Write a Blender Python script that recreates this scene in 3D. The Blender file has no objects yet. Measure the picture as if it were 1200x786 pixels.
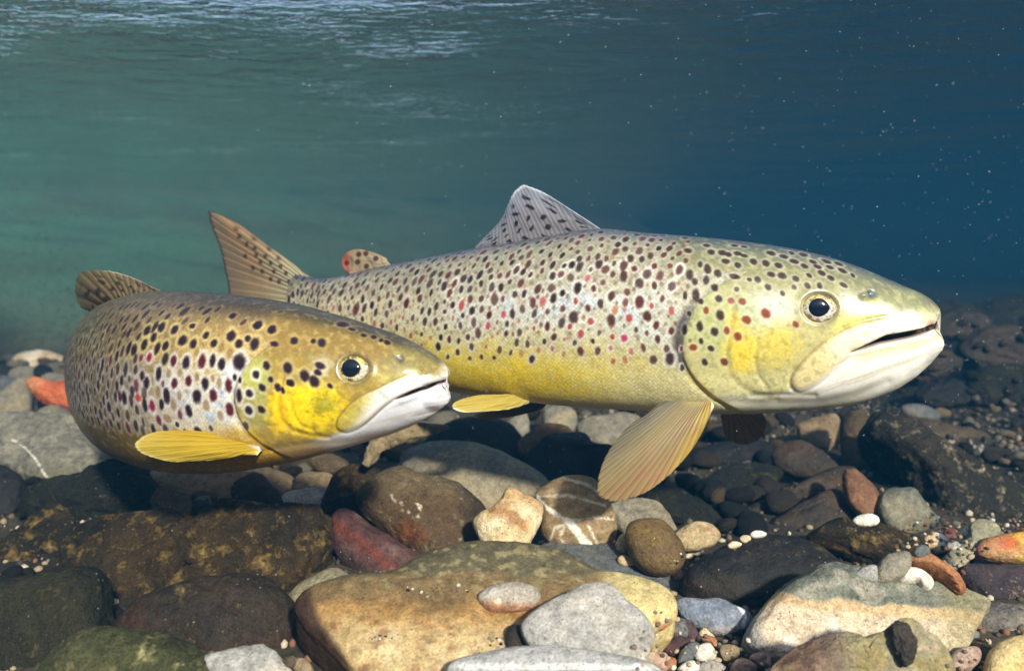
import bpy, bmesh, math, random
import numpy as np
from mathutils import Vector, Matrix
from mathutils.bvhtree import BVHTree

# ------------------------------------------------------------------ camera, world, sun, exposure
scene = bpy.context.scene
COL = scene.collection
F = 942.0                       # focal length in photograph pixels (1200 wide)
CAMH = 0.25                     # lens height above the riverbed
PITCH = math.radians(5.64)      # lens tipped slightly down
camd = bpy.data.cameras.new('camera')
cam = bpy.data.objects.new('camera', camd); COL.objects.link(cam)
cam.location = (0, 0, CAMH)
cam.rotation_euler = (math.radians(90) - PITCH, 0, 0)
camd.sensor_width = 36; camd.lens = 36 * F / 1200
camd.clip_start = 0.01; camd.clip_end = 200
camd.dof.use_dof = True; camd.dof.focus_distance = 0.60; camd.dof.aperture_fstop = 7.0
scene.camera = cam

SUN_ELEV, SUN_AZ = math.radians(30), math.radians(22)     # azimuth measured from straight behind the lens, minus = from the left
world = bpy.data.worlds.new('World'); scene.world = world; world.use_nodes = True
wn = world.node_tree
sky = wn.nodes.new('ShaderNodeTexSky'); sky.sky_type = 'NISHITA'; sky.sun_disc = False
sky.sun_elevation = SUN_ELEV
sun_from = Vector((math.sin(SUN_AZ) * math.cos(SUN_ELEV), -math.cos(SUN_AZ) * math.cos(SUN_ELEV), math.sin(SUN_ELEV)))
sky.sun_rotation = math.atan2(sun_from.x, sun_from.y)
wn.links.new(sky.outputs[0], wn.nodes['Background'].inputs[0])
wn.nodes['Background'].inputs[1].default_value = 0.14
sd = bpy.data.lights.new('sun', 'SUN'); sd.energy = 5.0; sd.angle = math.radians(3.5); sd.color = (1.0, 1.0, 0.99)
sun = bpy.data.objects.new('sun', sd); COL.objects.link(sun)
sun.rotation_euler = sun_from.to_track_quat('Z', 'Y').to_euler()
sun.location = sun_from * 20

scene.view_settings.view_transform = 'Standard'; scene.view_settings.look = 'None'
scene.view_settings.gamma = 1; scene.view_settings.use_curve_mapping = False
scene.view_settings.exposure = 0.97
scene.render.engine = 'CYCLES'
scene.cycles.volume_bounces = 0
scene.cycles.max_bounces = 6; scene.cycles.diffuse_bounces = 2; scene.cycles.glossy_bounces = 3
scene.cycles.transparent_max_bounces = 12
scene.cycles.use_denoising = True
scene.cycles.caustics_reflective = False; scene.cycles.caustics_refractive = False

# ------------------------------------------------------------------ helpers
SP, CP = math.sin(PITCH), math.cos(PITCH)
def ray(px, py):
    u = (np.asarray(px, float) - 600) / F; v = (393 - np.asarray(py, float)) / F
    return np.stack([u, CP + v * SP, v * CP - SP], -1)
def at(px, py, d):
    """world point seen at a photograph pixel, d metres ahead of the lens"""
    r = ray(px, py); k = np.asarray(d, float) / r[..., 1]
    return r * k[..., None] + np.array([0, 0, CAMH])
def project(P):
    x = P[..., 0]; y = P[..., 1]; z = P[..., 2] - CAMH
    fw = y * CP - z * SP; up = y * SP + z * CP
    return 600 + F * x / fw, 393 - F * up / fw
def sstep(a, b, x):
    t = np.clip((x - a) / (b - a), 0, 1); return t * t * (3 - 2 * t)
def lin(c):
    c = np.asarray(c, float) / 255.0
    return np.where(c <= 0.04045, c / 12.92, ((c + 0.055) / 1.055) ** 2.4)
def L3(*c): return tuple(float(v) for v in lin(c)) + (1.0,)
def mixc(a, b, t):
    return a + (np.asarray(b, float) - a) * t[..., None]

_rs = np.random.RandomState(7)
_PERM = _rs.permutation(256); _PERM = np.concatenate([_PERM, _PERM, _PERM])
_GR = _rs.normal(size=(256, 3)); _GR /= np.linalg.norm(_GR, axis=1)[:, None]
def noise3(p):
    p = np.asarray(p, float); i = np.floor(p).astype(int); f = p - i; i &= 255
    w = f * f * f * (f * (f * 6 - 15) + 10)
    out = 0
    for dx in (0, 1):
        for dy in (0, 1):
            for dz in (0, 1):
                h = _PERM[_PERM[_PERM[i[..., 0] + dx] + i[..., 1] + dy] + i[..., 2] + dz]
                g = _GR[h]
                d = g[..., 0] * (f[..., 0] - dx) + g[..., 1] * (f[..., 1] - dy) + g[..., 2] * (f[..., 2] - dz)
                ww = (w[..., 0] if dx else 1 - w[..., 0]) * (w[..., 1] if dy else 1 - w[..., 1]) * (w[..., 2] if dz else 1 - w[..., 2])
                out = out + ww * d
    return out * 1.5
def fbm(p, oct=4, gain=0.5):
    p = np.asarray(p, float); a = 1; s = 0
    for k in range(oct):
        s = s + a * noise3(p + 17.3 * k); p = p * 2.03; a *= gain
    return s
def seg_dist(X, Y, pts, closed=False):
    pts = list(pts)
    if closed: pts = pts + [pts[0]]
    best = np.full(np.shape(X), 1e9)
    for (ax, ay), (bx, by) in zip(pts[:-1], pts[1:]):
        dx, dy = bx - ax, by - ay
        t = np.clip(((X - ax) * dx + (Y - ay) * dy) / (dx * dx + dy * dy + 1e-9), 0, 1)
        best = np.minimum(best, np.hypot(X - ax - t * dx, Y - ay - t * dy))
    return best
def poly_sd(X, Y, pts):
    """signed distance, positive inside"""
    ins = np.zeros(np.shape(X), bool); n = len(pts)
    for k in range(n):
        (ax, ay), (bx, by) = pts[k], pts[(k + 1) % n]
        c = ((ay > Y) != (by > Y)) & (X < (bx - ax) * (Y - ay) / (by - ay + 1e-12) + ax)
        ins ^= c
    d = seg_dist(X, Y, pts, True)
    return np.where(ins, d, -d)
def catmull(pts, n, closed=False):
    pts = np.asarray(pts, float); m = len(pts)
    if closed: q = np.vstack([pts[-1], pts, pts[0], pts[1]]); segs = m
    else: q = np.vstack([2 * pts[0] - pts[1], pts, 2 * pts[-1] - pts[-2]]); segs = m - 1
    t = np.linspace(0, segs, n, endpoint=not closed); i = np.minimum(t.astype(int), segs - 1); f = (t - i)[:, None]
    a, b, c, d = q[i], q[i + 1], q[i + 2], q[i + 3]
    return 0.5 * (2 * b + (c - a) * f + (2 * a - 5 * b + 4 * c - d) * f ** 2 + (3 * b - a - 3 * c + d) * f ** 3)

def mesh_obj(name, verts, faces, mat=None, parent=None, colors=None, attrs=None, smooth=True):
    verts = np.asarray(verts, np.float32); faces = np.asarray(faces, np.int32)
    me = bpy.data.meshes.new(name)
    me.vertices.add(len(verts)); me.vertices.foreach_set('co', verts.ravel())
    k = faces.shape[1]
    me.loops.add(faces.size); me.loops.foreach_set('vertex_index', faces.ravel())
    me.polygons.add(len(faces))
    me.polygons.foreach_set('loop_start', np.arange(0, faces.size, k, dtype=np.int32))
    me.polygons.foreach_set('loop_total', np.full(len(faces), k, np.int32))
    me.polygons.foreach_set('use_smooth', np.full(len(faces), smooth))
    if colors is not None:
        ca = me.color_attributes.new('Col', 'FLOAT_COLOR', 'POINT')
        c = np.ones((len(verts), 4), np.float32); c[:, :colors.shape[1]] = colors
        ca.data.foreach_set('color', c.ravel())
    for nm, a in (attrs or {}).items():
        at_ = me.attributes.new(nm, 'FLOAT_VECTOR', 'POINT'); at_.data.foreach_set('vector', np.asarray(a, np.float32).ravel())
    me.update(calc_edges=True); me.validate()
    if mat: me.materials.append(mat)
    o = bpy.data.objects.new(name, me); COL.objects.link(o)
    if parent: o.parent = parent
    return o
def recentre(o):
    """put a mesh object's origin at the middle of its base"""
    me = o.data; n = len(me.vertices); co = np.empty(n * 3, np.float32); me.vertices.foreach_get('co', co); co = co.reshape(-1, 3)
    c = np.array([co[:, 0].mean(), co[:, 1].mean(), co[:, 2].min()], np.float32)
    me.vertices.foreach_set('co', (co - c).ravel()); me.update(); o.location = c.tolist()
def empty(name, loc):
    o = bpy.data.objects.new(name, None); COL.objects.link(o); o.location = loc; o.empty_display_size = 0.02; return o
def tag(o, label=None, cat=None, group=None, kind=None):
    if label: o['label'] = label
    if cat: o['category'] = cat
    if group: o['group'] = group
    if kind: o['kind'] = kind
    return o

# ------------------------------------------------------------------ node helpers
def new_mat(name):
    m = bpy.data.materials.new(name); m.use_nodes = True; nt = m.node_tree
    return m, nt, nt.nodes['Principled BSDF']
def nd(nt, t, **kw):
    n = nt.nodes.new(t)
    for k, v in kw.items():
        if k in n.inputs.keys() if hasattr(n.inputs, 'keys') else False: n.inputs[k].default_value = v
        else: setattr(n, k, v)
    return n
def noise_node(nt, vec, scale, detail=4, rough=0.55, dist=0.0):
    n = nt.nodes.new('ShaderNodeTexNoise'); n.inputs['Scale'].default_value = scale; n.inputs['Detail'].default_value = detail
    n.inputs['Roughness'].default_value = rough; n.inputs['Distortion'].default_value = dist
    nt.links.new(vec, n.inputs['Vector']); return n.outputs['Fac']
def ramp(nt, fac, stops):
    r = nt.nodes.new('ShaderNodeValToRGB'); nt.links.new(fac, r.inputs[0]); e = r.color_ramp.elements
    while len(e) < len(stops): e.new(0.5)
    for q, (p, c) in zip(e, stops):
        q.position = p; q.color = c if not isinstance(c, (int, float)) else (c, c, c, 1)
    return r.outputs[0]
def mixn(nt, fac, a, b, mode='MIX'):
    m = nt.nodes.new('ShaderNodeMix'); m.data_type = 'RGBA'; m.blend_type = mode
    for s, v in ((m.inputs[0], fac), (m.inputs[6], a), (m.inputs[7], b)):
        if isinstance(v, (int, float)): s.default_value = v
        elif isinstance(v, tuple): s.default_value = v
        else: nt.links.new(v, s)
    return m.outputs[2]
def mathn(nt, op, a, b=0.0, clamp=False):
    m = nt.nodes.new('ShaderNodeMath'); m.operation = op; m.use_clamp = clamp
    for s, v in ((m.inputs[0], a), (m.inputs[1], b)):
        if isinstance(v, (int, float)): s.default_value = v
        else: nt.links.new(v, s)
    return m.outputs[0]
def bump(nt, h, strength, dist, normal=None):
    b = nt.nodes.new('ShaderNodeBump'); b.inputs['Strength'].default_value = strength; b.inputs['Distance'].default_value = dist
    nt.links.new(h, b.inputs['Height'])
    if normal is not None: nt.links.new(normal, b.inputs['Normal'])
    return b.outputs[0]

def stone_mat(name, c1, c2, c3=None, speck=0.0, dots=0.0, crust=0.0, crustc=(120, 105, 60), rough=0.62, sc=1.0, bumpk=1.0, vcol=False, stripes=0.0):
    """mottled stone: two body colours, a third in patches, dark grains, pale silt dots, algae crust"""
    m, nt, bs = new_mat(name)
    tc = nt.nodes.new('ShaderNodeTexCoord'); ob = tc.outputs['Object']
    oi = nt.nodes.new('ShaderNodeObjectInfo')
    va = nt.nodes.new('ShaderNodeVectorMath'); va.operation = 'MULTIPLY_ADD'
    nt.links.new(oi.outputs['Random'], va.inputs[0]); va.inputs[1].default_value = (7.1, 3.3, 5.7); nt.links.new(ob, va.inputs[2])
    v = va.outputs[0]
    n1 = noise_node(nt, v, 22 * sc, 6, 0.62, 0.6)
    n2 = noise_node(nt, v, 140 * sc, 5, 0.7)
    n3 = noise_node(nt, v, 620 * sc, 3, 0.7)
    nb = noise_node(nt, v, 9 * sc, 3, 0.5, 1.0)
    if vcol:
        ca = nt.nodes.new('ShaderNodeVertexColor'); ca.layer_name = 'Col'; base = ca.outputs[0]
    else:
        base = mixn(nt, ramp(nt, n1, [(0.34, 0.0), (0.66, 1.0)]), L3(*c1), L3(*c2))
        if c3: base = mixn(nt, ramp(nt, nb, [(0.5, 0.0), (0.64, 1.0)]), base, L3(*c3))
    k = mixn(nt, ramp(nt, n2, [(0.28, 0.0), (0.72, 1.0)]), (0.52, 0.5, 0.47, 1), (1.34, 1.31, 1.25, 1))
    base = mixn(nt, 1.0, base, k, 'MULTIPLY')
    k = mixn(nt, ramp(nt, n3, [(0.3, 0.0), (0.7, 1.0)]), (0.62, 0.62, 0.62, 1), (1.32, 1.32, 1.32, 1))
    base = mixn(nt, 1.0, base, k, 'MULTIPLY')
    h = mathn(nt, 'ADD', mathn(nt, 'MULTIPLY', n1, 1.0), mathn(nt, 'MULTIPLY', n2, 0.35))
    if crust:
        nc = noise_node(nt, v, 75 * sc, 8, 0.74, 0.3)
        msk = ramp(nt, nc, [(0.61 - 0.16 * crust, 0.0), (0.72 - 0.14 * crust, 1.0)])
        fine = noise_node(nt, v, 300 * sc, 4, 0.75)
        cc = mixn(nt, fine, L3(*[x * 0.5 for x in crustc]), L3(*[min(255, x * 1.6) for x in crustc]))
        base = mixn(nt, mathn(nt, 'MULTIPLY', msk, 0.85), base, cc)
        h = mathn(nt, 'ADD', h, mathn(nt, 'MULTIPLY', msk, 0.35))
    if speck:
        vo = nt.nodes.new('ShaderNodeTexVoronoi'); vo.inputs['Scale'].default_value = 330 * sc; nt.links.new(v, vo.inputs['Vector'])
        sp = ramp(nt, vo.outputs['Distance'], [(0.14, 1.0), (0.24, 0.0)])
        sel = ramp(nt, noise_node(nt, v, 90 * sc, 2), [(0.56 - 0.1 * speck, 0.0), (0.62, 1.0)])
        base = mixn(nt, mathn(nt, 'MULTIPLY', mathn(nt, 'MULTIPLY', sp, sel), 0.8), base, (0.03, 0.028, 0.025, 1))
    if dots:
        vo = nt.nodes.new('ShaderNodeTexVoronoi'); vo.inputs['Scale'].default_value = 150 * sc; nt.links.new(v, vo.inputs['Vector'])
        sp = ramp(nt, vo.outputs['Distance'], [(0.07, 1.0), (0.15, 0.0)])
        sel = ramp(nt, noise_node(nt, v, 42 * sc, 3), [(0.6 - 0.14 * dots, 0.0), (0.64, 1.0)])
        dm = mathn(nt, 'MULTIPLY', sp, sel)
        base = mixn(nt, mathn(nt, 'MULTIPLY', dm, 0.9), base, (0.5, 0.48, 0.38, 1))
        h = mathn(nt, 'ADD', h, mathn(nt, 'MULTIPLY', dm, 0.3))
        if dots >= 0.75:                                                # larger ragged flecks of silt
            fl = ramp(nt, noise_node(nt, v, 210 * sc, 5, 0.8, 0.8), [(0.60, 0.0), (0.68, 1.0)])
            fs = ramp(nt, noise_node(nt, v, 26 * sc, 3, 0.6), [(0.48, 0.0), (0.62, 1.0)])
            fm = mathn(nt, 'MULTIPLY', fl, fs)
            base = mixn(nt, mathn(nt, 'MULTIPLY', fm, 0.7), base, (0.33, 0.29, 0.19, 1))
            h = mathn(nt, 'ADD', h, mathn(nt, 'MULTIPLY', fm, 0.25))
    nt.links.new(base, bs.inputs['Base Color'])
    nt.links.new(ramp(nt, n2, [(0.3, rough - 0.12), (0.7, rough + 0.15)]), bs.inputs['Roughness'])
    bs.inputs['Specular IOR Level'].default_value = 0.28
    b1 = bump(nt, h, 0.75 * bumpk, 0.006)
    nt.links.new(bump(nt, n3, 0.55 * bumpk, 0.0016, b1), bs.inputs['Normal'])
    return m

# ------------------------------------------------------------------ the setting: riverbed, water surface
WATER_Z = CAMH + 0.30
def bed_z(x, y):
    x = np.asarray(x, float); y = np.asarray(y, float)
    z = -0.016 + 0.012 * noise3(np.stack([x * 3.1, y * 3.1, 0 * x + 3.3], -1))
    side = sstep(-0.15, 0.9, x / np.maximum(y, 0.3) * 1.6)               # 0 on the left, 1 on the right
    drop = sstep(2.0, 3.2, y) * (1 - side) * -0.10                          # a deeper pool on the left
    rise = sstep(2.2, 4.2, y) * side * 0.06
    r = np.hypot(x / 1.0, (y - 2.0) / 1.05)
    bank = sstep(5.6, 8.6, r) * 1.15
    lb = np.clip((y - 0.55 * x - 2.7) / 4.2, 0, 1) ** 0.85 * (1 - sstep(-1.2, 3.4, x)) * 1.3    # silty bank added on the left to turn the murk there greener
    return z + drop + rise + np.maximum(bank, lb) * 1.0
def axis(lo, hi, c, n, k):
    t = np.linspace(-1, 1, n); s = np.sinh(k * t) / math.sinh(k)
    return np.where(s < 0, c + s * (c - lo), c + s * (hi - c))
gx = axis(-9, 9, 0, 260, 3.2); gy = axis(-6.5, 11, 1.2, 260, 2.6)
GX, GY = np.meshgrid(gx, gy)
V = np.stack([GX, GY, np.minimum(bed_z(GX, GY), WATER_Z + 0.05)], -1).reshape(-1, 3)
idx = np.arange(260 * 260).reshape(260, 260)
Q = np.stack([idx[:-1, :-1], idx[:-1, 1:], idx[1:, 1:], idx[1:, :-1]], -1).reshape(-1, 4)
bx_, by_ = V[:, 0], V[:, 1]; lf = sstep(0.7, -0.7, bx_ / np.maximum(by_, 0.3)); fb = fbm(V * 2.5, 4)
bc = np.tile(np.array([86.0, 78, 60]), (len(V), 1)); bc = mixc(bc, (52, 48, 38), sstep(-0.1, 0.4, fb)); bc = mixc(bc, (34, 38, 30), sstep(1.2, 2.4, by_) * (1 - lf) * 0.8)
bc = mixc(bc, (90, 134, 108), sstep(1.9, 2.4, by_) * lf * (0.85 + 0.3 * fb)); bc = lin(np.clip(bc, 0, 255))  # green haze of the left water put into the bank's colour
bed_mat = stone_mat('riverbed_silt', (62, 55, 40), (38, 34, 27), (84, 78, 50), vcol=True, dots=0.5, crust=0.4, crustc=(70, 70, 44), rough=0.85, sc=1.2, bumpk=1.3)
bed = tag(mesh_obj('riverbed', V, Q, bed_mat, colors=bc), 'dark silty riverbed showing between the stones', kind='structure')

def wave(x, y):
    k = 0.7 + 0.3 * (1 - sstep(-0.6, 1.4, x))
    return k * (0.010 * noise3(np.stack([x * 1.3, y * 2.0, 0 * x], -1)) + 0.006 * noise3(np.stack([x * 3.3 + 0.9 * y, y * 4.6, 0 * x + 5], -1))
            + 0.0028 * noise3(np.stack([x * 8 + 2 * y, y * 11, 0 * x + 9], -1)))
wx = axis(-8.9, 8.9, 0, 320, 2.4); wy = axis(-6.4, 10.9, 2.0, 320, 2.2)
WX, WY = np.meshgrid(wx, wy)
V = np.stack([WX, WY, WATER_Z + wave(WX, WY)], -1).reshape(-1, 3)
idx = np.arange(320 * 320).reshape(320, 320)
Q = np.stack([idx[:-1, :-1], idx[:-1, 1:], idx[1:, 1:], idx[1:, :-1]], -1).reshape(-1, 4)
m = bpy.data.materials.new('water_surface'); m.use_nodes = True; nt = m.node_tree; nt.nodes.clear()
out = nt.nodes.new('ShaderNodeOutputMaterial'); tr = nt.nodes.new('ShaderNodeBsdfTransparent'); gl = nt.nodes.new('ShaderNodeBsdfGlossy')
mx = nt.nodes.new('ShaderNodeMixShader'); fr = nt.nodes.new('ShaderNodeFresnel'); fr.inputs[0].default_value = 1.075; tr.inputs[0].default_value = (1.0, 0.96, 0.89, 1)
tc = nt.nodes.new('ShaderNodeTexCoord'); mp = nt.nodes.new('ShaderNodeMapping'); mp.inputs['Scale'].default_value = (1.0, 1.7, 1.0); mp.inputs['Rotation'].default_value = (0, 0, 0.25)
nt.links.new(tc.outputs['Object'], mp.inputs[0])
n1 = noise_node(nt, mp.outputs[0], 9, 4, 0.6, 0.8); n2 = noise_node(nt, mp.outputs[0], 30, 3, 0.6, 0.5)
hh = mathn(nt, 'ADD', n1, mathn(nt, 'MULTIPLY', n2, 0.22))
sx = nt.nodes.new('ShaderNodeSeparateXYZ'); nt.links.new(tc.outputs['Object'], sx.inputs[0])
riffle = mathn(nt, 'MULTIPLY', ramp(nt, mathn(nt, 'ADD', mathn(nt, 'MULTIPLY', sx.outputs[0], 0.4), 0.5), [(0.3, 1.0), (0.85, 0.15)]), 1.0)
rp = mathn(nt, 'MULTIPLY', hh, riffle)
bn = bump(nt, rp, 1.0, 0.020); mp2 = nt.nodes.new('ShaderNodeMapping'); mp2.inputs['Scale'].default_value = (0.7, 1.5, 1.0); mp2.inputs['Rotation'].default_value = (0, 0, -0.2); nt.links.new(tc.outputs['Object'], mp2.inputs[0])
n4 = noise_node(nt, mp2.outputs[0], 38, 3, 0.6, 0.4)
cl = ramp(nt, noise_node(nt, mp2.outputs[0], 2.6, 3, 0.6, 0.5), [(0.42, 0.12), (0.62, 1.0)])
nt.links.new(bump(nt, mathn(nt, 'MULTIPLY', mathn(nt, 'MULTIPLY', n4, riffle), cl), 1.0, 0.0050), fr.inputs['Normal'])
gl.inputs['Roughness'].default_value = 0.03; gl.inputs['Color'].default_value = (0.93, 0.96, 0.97, 1)
nt.links.new(bn, gl.inputs['Normal'])
nt.links.new(fr.outputs[0], mx.inputs[0]); nt.links.new(tr.outputs[0], mx.inputs[1]); nt.links.new(gl.outputs[0], mx.inputs[2]); nt.links.new(mx.outputs[0], out.inputs[0])
tag(mesh_obj('water_surface', V, Q, m), 'rippled underside of the water surface', kind='structure')

# the murky water itself
hz = bpy.data.materials.new('murky_water'); hz.use_nodes = True; nt = hz.node_tree; nt.nodes.clear()
out = nt.nodes.new('ShaderNodeOutputMaterial'); pv = nt.nodes.new('ShaderNodeVolumePrincipled')
pv.inputs['Color'].default_value = (0.006, 0.072, 0.142, 1); pv.inputs['Density'].default_value = 0.27; pv.inputs['Anisotropy'].default_value = 0.0
nt.links.new(pv.outputs[0], out.inputs['Volume'])
bm = bmesh.new(); bmesh.ops.create_cube(bm, size=1.0)
bmesh.ops.scale(bm, vec=(18.6, 18.2, 2.6), verts=bm.verts); bmesh.ops.translate(bm, vec=(0, 2.25, WATER_Z + 0.09 - 1.3), verts=bm.verts)
me = bpy.data.meshes.new('haze'); bm.to_mesh(me); bm.free(); me.materials.append(hz)
haze = bpy.data.objects.new('haze', me); COL.objects.link(haze); tag(haze, 'murky blue green river water', kind='stuff')

# ------------------------------------------------------------------ stones
_ICO = {}
def ico(sub):
    if sub not in _ICO:
        bm = bmesh.new(); bmesh.ops.create_icosphere(bm, subdivisions=sub, radius=1.0)
        _ICO[sub] = (np.array([v.co[:] for v in bm.verts]), np.array([[v.index for v in f.verts] for f in bm.faces])); bm.free()
    return _ICO[sub]
TREES = []; ONBED = [False]
def hit(px, py, bed_too=True):
    r = Vector(ray(px, py).tolist()); r.normalize(); o = Vector((0, 0, CAMH)); best = 1e9; ONBED[0] = False
    for t in TREES:
        h = t.ray_cast(o, r, best if best < 1e8 else 100.0)
        if h[0] is not None and h[3] < best: best = h[3]
    if bed_too and r.z < 0:
        t = (0.25 + 0.012) / -r.z
        if t < best: best = t; ONBED[0] = True
    return np.array(o + r * best)
REG = {'A': (0, 390, 3.93), 'B': (0, 580, 3.817), 'C': (300, 480, 3.743), 'D': (300, 600, 4.0), 'E': (550, 460, 3.573),
       'F': (580, 600, 4.0), 'G': (830, 350, 2.911), 'H': (850, 570, 3.4286), 'J': (780, 460, 4.9136), 'K': (740, 700, 7.5), 'M': (1000, 590, 6.0), 'N': (300, 440, 3.93), 'P': (0, 0, 1.0)}
def stone(name, label, cat, reg, pts, mat, group=None, tilt=40, T=0.45, p=2.3, zb=0.0, d=None, on=False, sub=5, rough=0.05, facet=0, seed=None, paint=None, under=1.5, nsc=1.0, tree=True):
    x0, y0, k = REG[reg]
    pts = np.array([(x0 + x / k, y0 + y / k) for x, y in pts], float)
    if seed is None: seed = int(abs(pts[:, 0].sum() * 13 + pts[:, 1].sum() * 7)) % 9973
    rs = np.random.RandomState(seed)
    pts = catmull(pts, 180, True)
    ib = int(np.argmax(pts[:, 1])); B = pts[ib]
    if d is not None: P0 = at(B[0], B[1], d)
    elif on: P0 = hit(B[0], B[1])
    else:
        r = ray(B[0], B[1]); P0 = np.array([0, 0, CAMH]) + r * ((CAMH - zb) / -r[2])
    tl = math.radians(tilt); n = np.array([0, -math.sin(tl), math.cos(tl)]); e1 = np.array([1.0, 0, 0]); e2 = np.array([0, math.cos(tl), math.sin(tl)])
    C0 = np.array([0, 0, CAMH]); R = ray(pts[:, 0], pts[:, 1])
    W = C0 + R * (((P0 - C0) @ n) / (R @ n))[:, None]
    a = (W - P0) @ e1; b = (W - P0) @ e2
    ca, cb = (a.min() + a.max()) / 2, (b.min() + b.max()) / 2
    ca = 0.5 * ca + 0.5 * a.mean(); cb = 0.5 * cb + 0.5 * b.mean()
    th = np.arctan2(b - cb, a - ca); rr = np.hypot(a - ca, b - cb); o_ = np.argsort(th); th, rr = th[o_], rr[o_]
    th = np.concatenate([th - 2 * np.pi, th, th + 2 * np.pi]); rr = np.concatenate([rr, rr, rr])
    size = float(np.sqrt((rr ** 2).mean())); Tm = T * min(size, 1.25 * float(rr.min() + rr.max()) / 2)
    S, Fc = ico(sub)
    # swirl the sphere a little so that the triangles of alike stones differ
    t = np.arctan2(S[:, 1], S[:, 0]); rho = np.hypot(S[:, 0], S[:, 1]); sz = S[:, 2]
    kk = (rho ** p + np.abs(sz) ** p) ** (-1.0 / p); g = rho * kk; h = np.abs(sz) * kk * np.sign(sz)
    q = np.stack([g * np.cos(t), g * np.sin(t), h], -1)
    for _ in range(facet):
        nn = rs.normal(size=3); nn[2] = abs(nn[2]) + 0.55; nn /= np.linalg.norm(nn); off = rs.uniform(0.55, 0.82)
        dd = np.maximum(q @ nn - off, 0); q = q - (dd * 0.85)[:, None] * nn
    Rr = np.interp(t, th, rr)
    gg = np.hypot(q[:, 0], q[:, 1]); tt = np.arctan2(q[:, 1], q[:, 0])
    hz_ = np.where(q[:, 2] > 0, q[:, 2] * Tm, q[:, 2] * Tm * under)
    loc = np.stack([ca + Rr * q[:, 0], cb + Rr * q[:, 1], hz_], -1)
    dirn = q / (np.linalg.norm(q, axis=1)[:, None] + 1e-9)
    so = rs.uniform(0, 90, 3)
    ns = fbm(q * 1.3 * nsc + so, 3) * 0.9 + fbm(loc / size * 4.5 * nsc + so, 4, 0.55) * 0.35
    fine = fbm(loc / 0.012 + so, 3, 0.6)
    loc = loc + dirn * (ns * rough * size + fine * 0.0006 * min(1, rough / 0.05))[:, None]
    P = P0 + loc[:, :1] * e1 + loc[:, 1:2] * e2 + loc[:, 2:] * n
    cols = None
    if paint is not None:
        X, Y = project(P); cols = lin(np.clip(paint(X, Y, fbm(loc / 0.03 + so, 4), fbm(loc / 0.008 + so, 3)), 0, 255))
    ob = mesh_obj(name, P, Fc, mat, colors=cols); tag(ob, label, cat, group)
    if tree: TREES.append(BVHTree.FromPolygons(P.tolist(), Fc.tolist()))
    recentre(ob)
    return ob

M = {}
M['grey'] = stone_mat('pale_grey_limestone', (178, 176, 168), (148, 148, 144), (186, 178, 162), speck=0.6, rough=0.7)
M['greyb'] = stone_mat('grey_brown_cobble', (146, 140, 122), (112, 108, 94), (156, 144, 114), speck=0.4, dots=0.4)
M['slate'] = stone_mat('mid_grey_slate', (112, 116, 116), (84, 88, 88), (124, 120, 108), speck=0.6, dots=0.4, bumpk=1.3)
M['blue'] = stone_mat('blue_grey_stone', (122, 130, 142), (92, 102, 116), (134, 132, 128), speck=0.3)
M['tan'] = stone_mat('tan_cobble', (150, 130, 98), (118, 100, 72), (160, 146, 120), speck=0.3, dots=0.2)
M['cream'] = stone_mat('cream_pebble', (214, 196, 160), (186, 162, 122), (224, 210, 184), speck=0.2, bumpk=0.6)
M['white'] = stone_mat('white_quartz', (232, 228, 216), (212, 204, 186), bumpk=0.5)
M['brown'] = stone_mat('brown_cobble', (98, 84, 60), (66, 57, 42), (102, 80, 54), dots=0.8, crust=0.3, crustc=(116, 96, 60))
M['dkbrown'] = stone_mat('dark_brown_cobble', (62, 53, 42), (40, 36, 30), (72, 58, 44), dots=0.8, crust=0.25, crustc=(84, 74, 50))
M['moss'] = stone_mat('algae_covered_stone', (54, 46, 27), (27, 26, 18), (74, 58, 32), dots=1.1, crust=0.6, crustc=(136, 112, 64), bumpk=2.4)
M['mossd'] = stone_mat('dark_algae_stone', (36, 38, 28), (22, 25, 20), (50, 48, 30), dots=0.8, crust=0.4, crustc=(86, 80, 48), bumpk=2.2)
M['green'] = stone_mat('green_algae_stone', (72, 78, 42), (40, 44, 28), (96, 96, 60), dots=0.8, crust=0.6, crustc=(140, 134, 90), bumpk=2.4)
M['black'] = stone_mat('near_black_stone', (30, 30, 28), (19, 20, 19), (38, 34, 32), dots=0.7, bumpk=1.0)
M['maroon'] = stone_mat('maroon_sandstone', (112, 58, 50), (78, 42, 40), (132, 78, 66), dots=0.6, speck=0.3)
M['purple'] = stone_mat('dark_purple_stone', (76, 60, 62), (54, 44, 48), (96, 72, 70), dots=0.2)
M['orange'] = stone_mat('orange_stone', (214, 118, 74), (184, 92, 54), (222, 146, 98), speck=0.3)
M['rust'] = stone_mat('rusty_pebble', (176, 122, 78), (140, 88, 56), (200, 158, 112), speck=0.3)
M['pink'] = stone_mat('pink_grey_pebble', (186, 158, 138), (160, 132, 116), (200, 182, 162), speck=0.3)
M['paint'] = stone_mat('banded_stone', (0, 0, 0), (0, 0, 0), vcol=True, speck=0.5, rough=0.66, bumpk=0.9)
M['paints'] = stone_mat('smooth_banded_stone', (0, 0, 0), (0, 0, 0), vcol=True, speck=0.3, rough=0.55, bumpk=0.5)
M['paintm'] = stone_mat('banded_mossy_stone', (0, 0, 0), (0, 0, 0), vcol=True, speck=0.4, dots=0.6, rough=0.7, bumpk=1.3)

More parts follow.
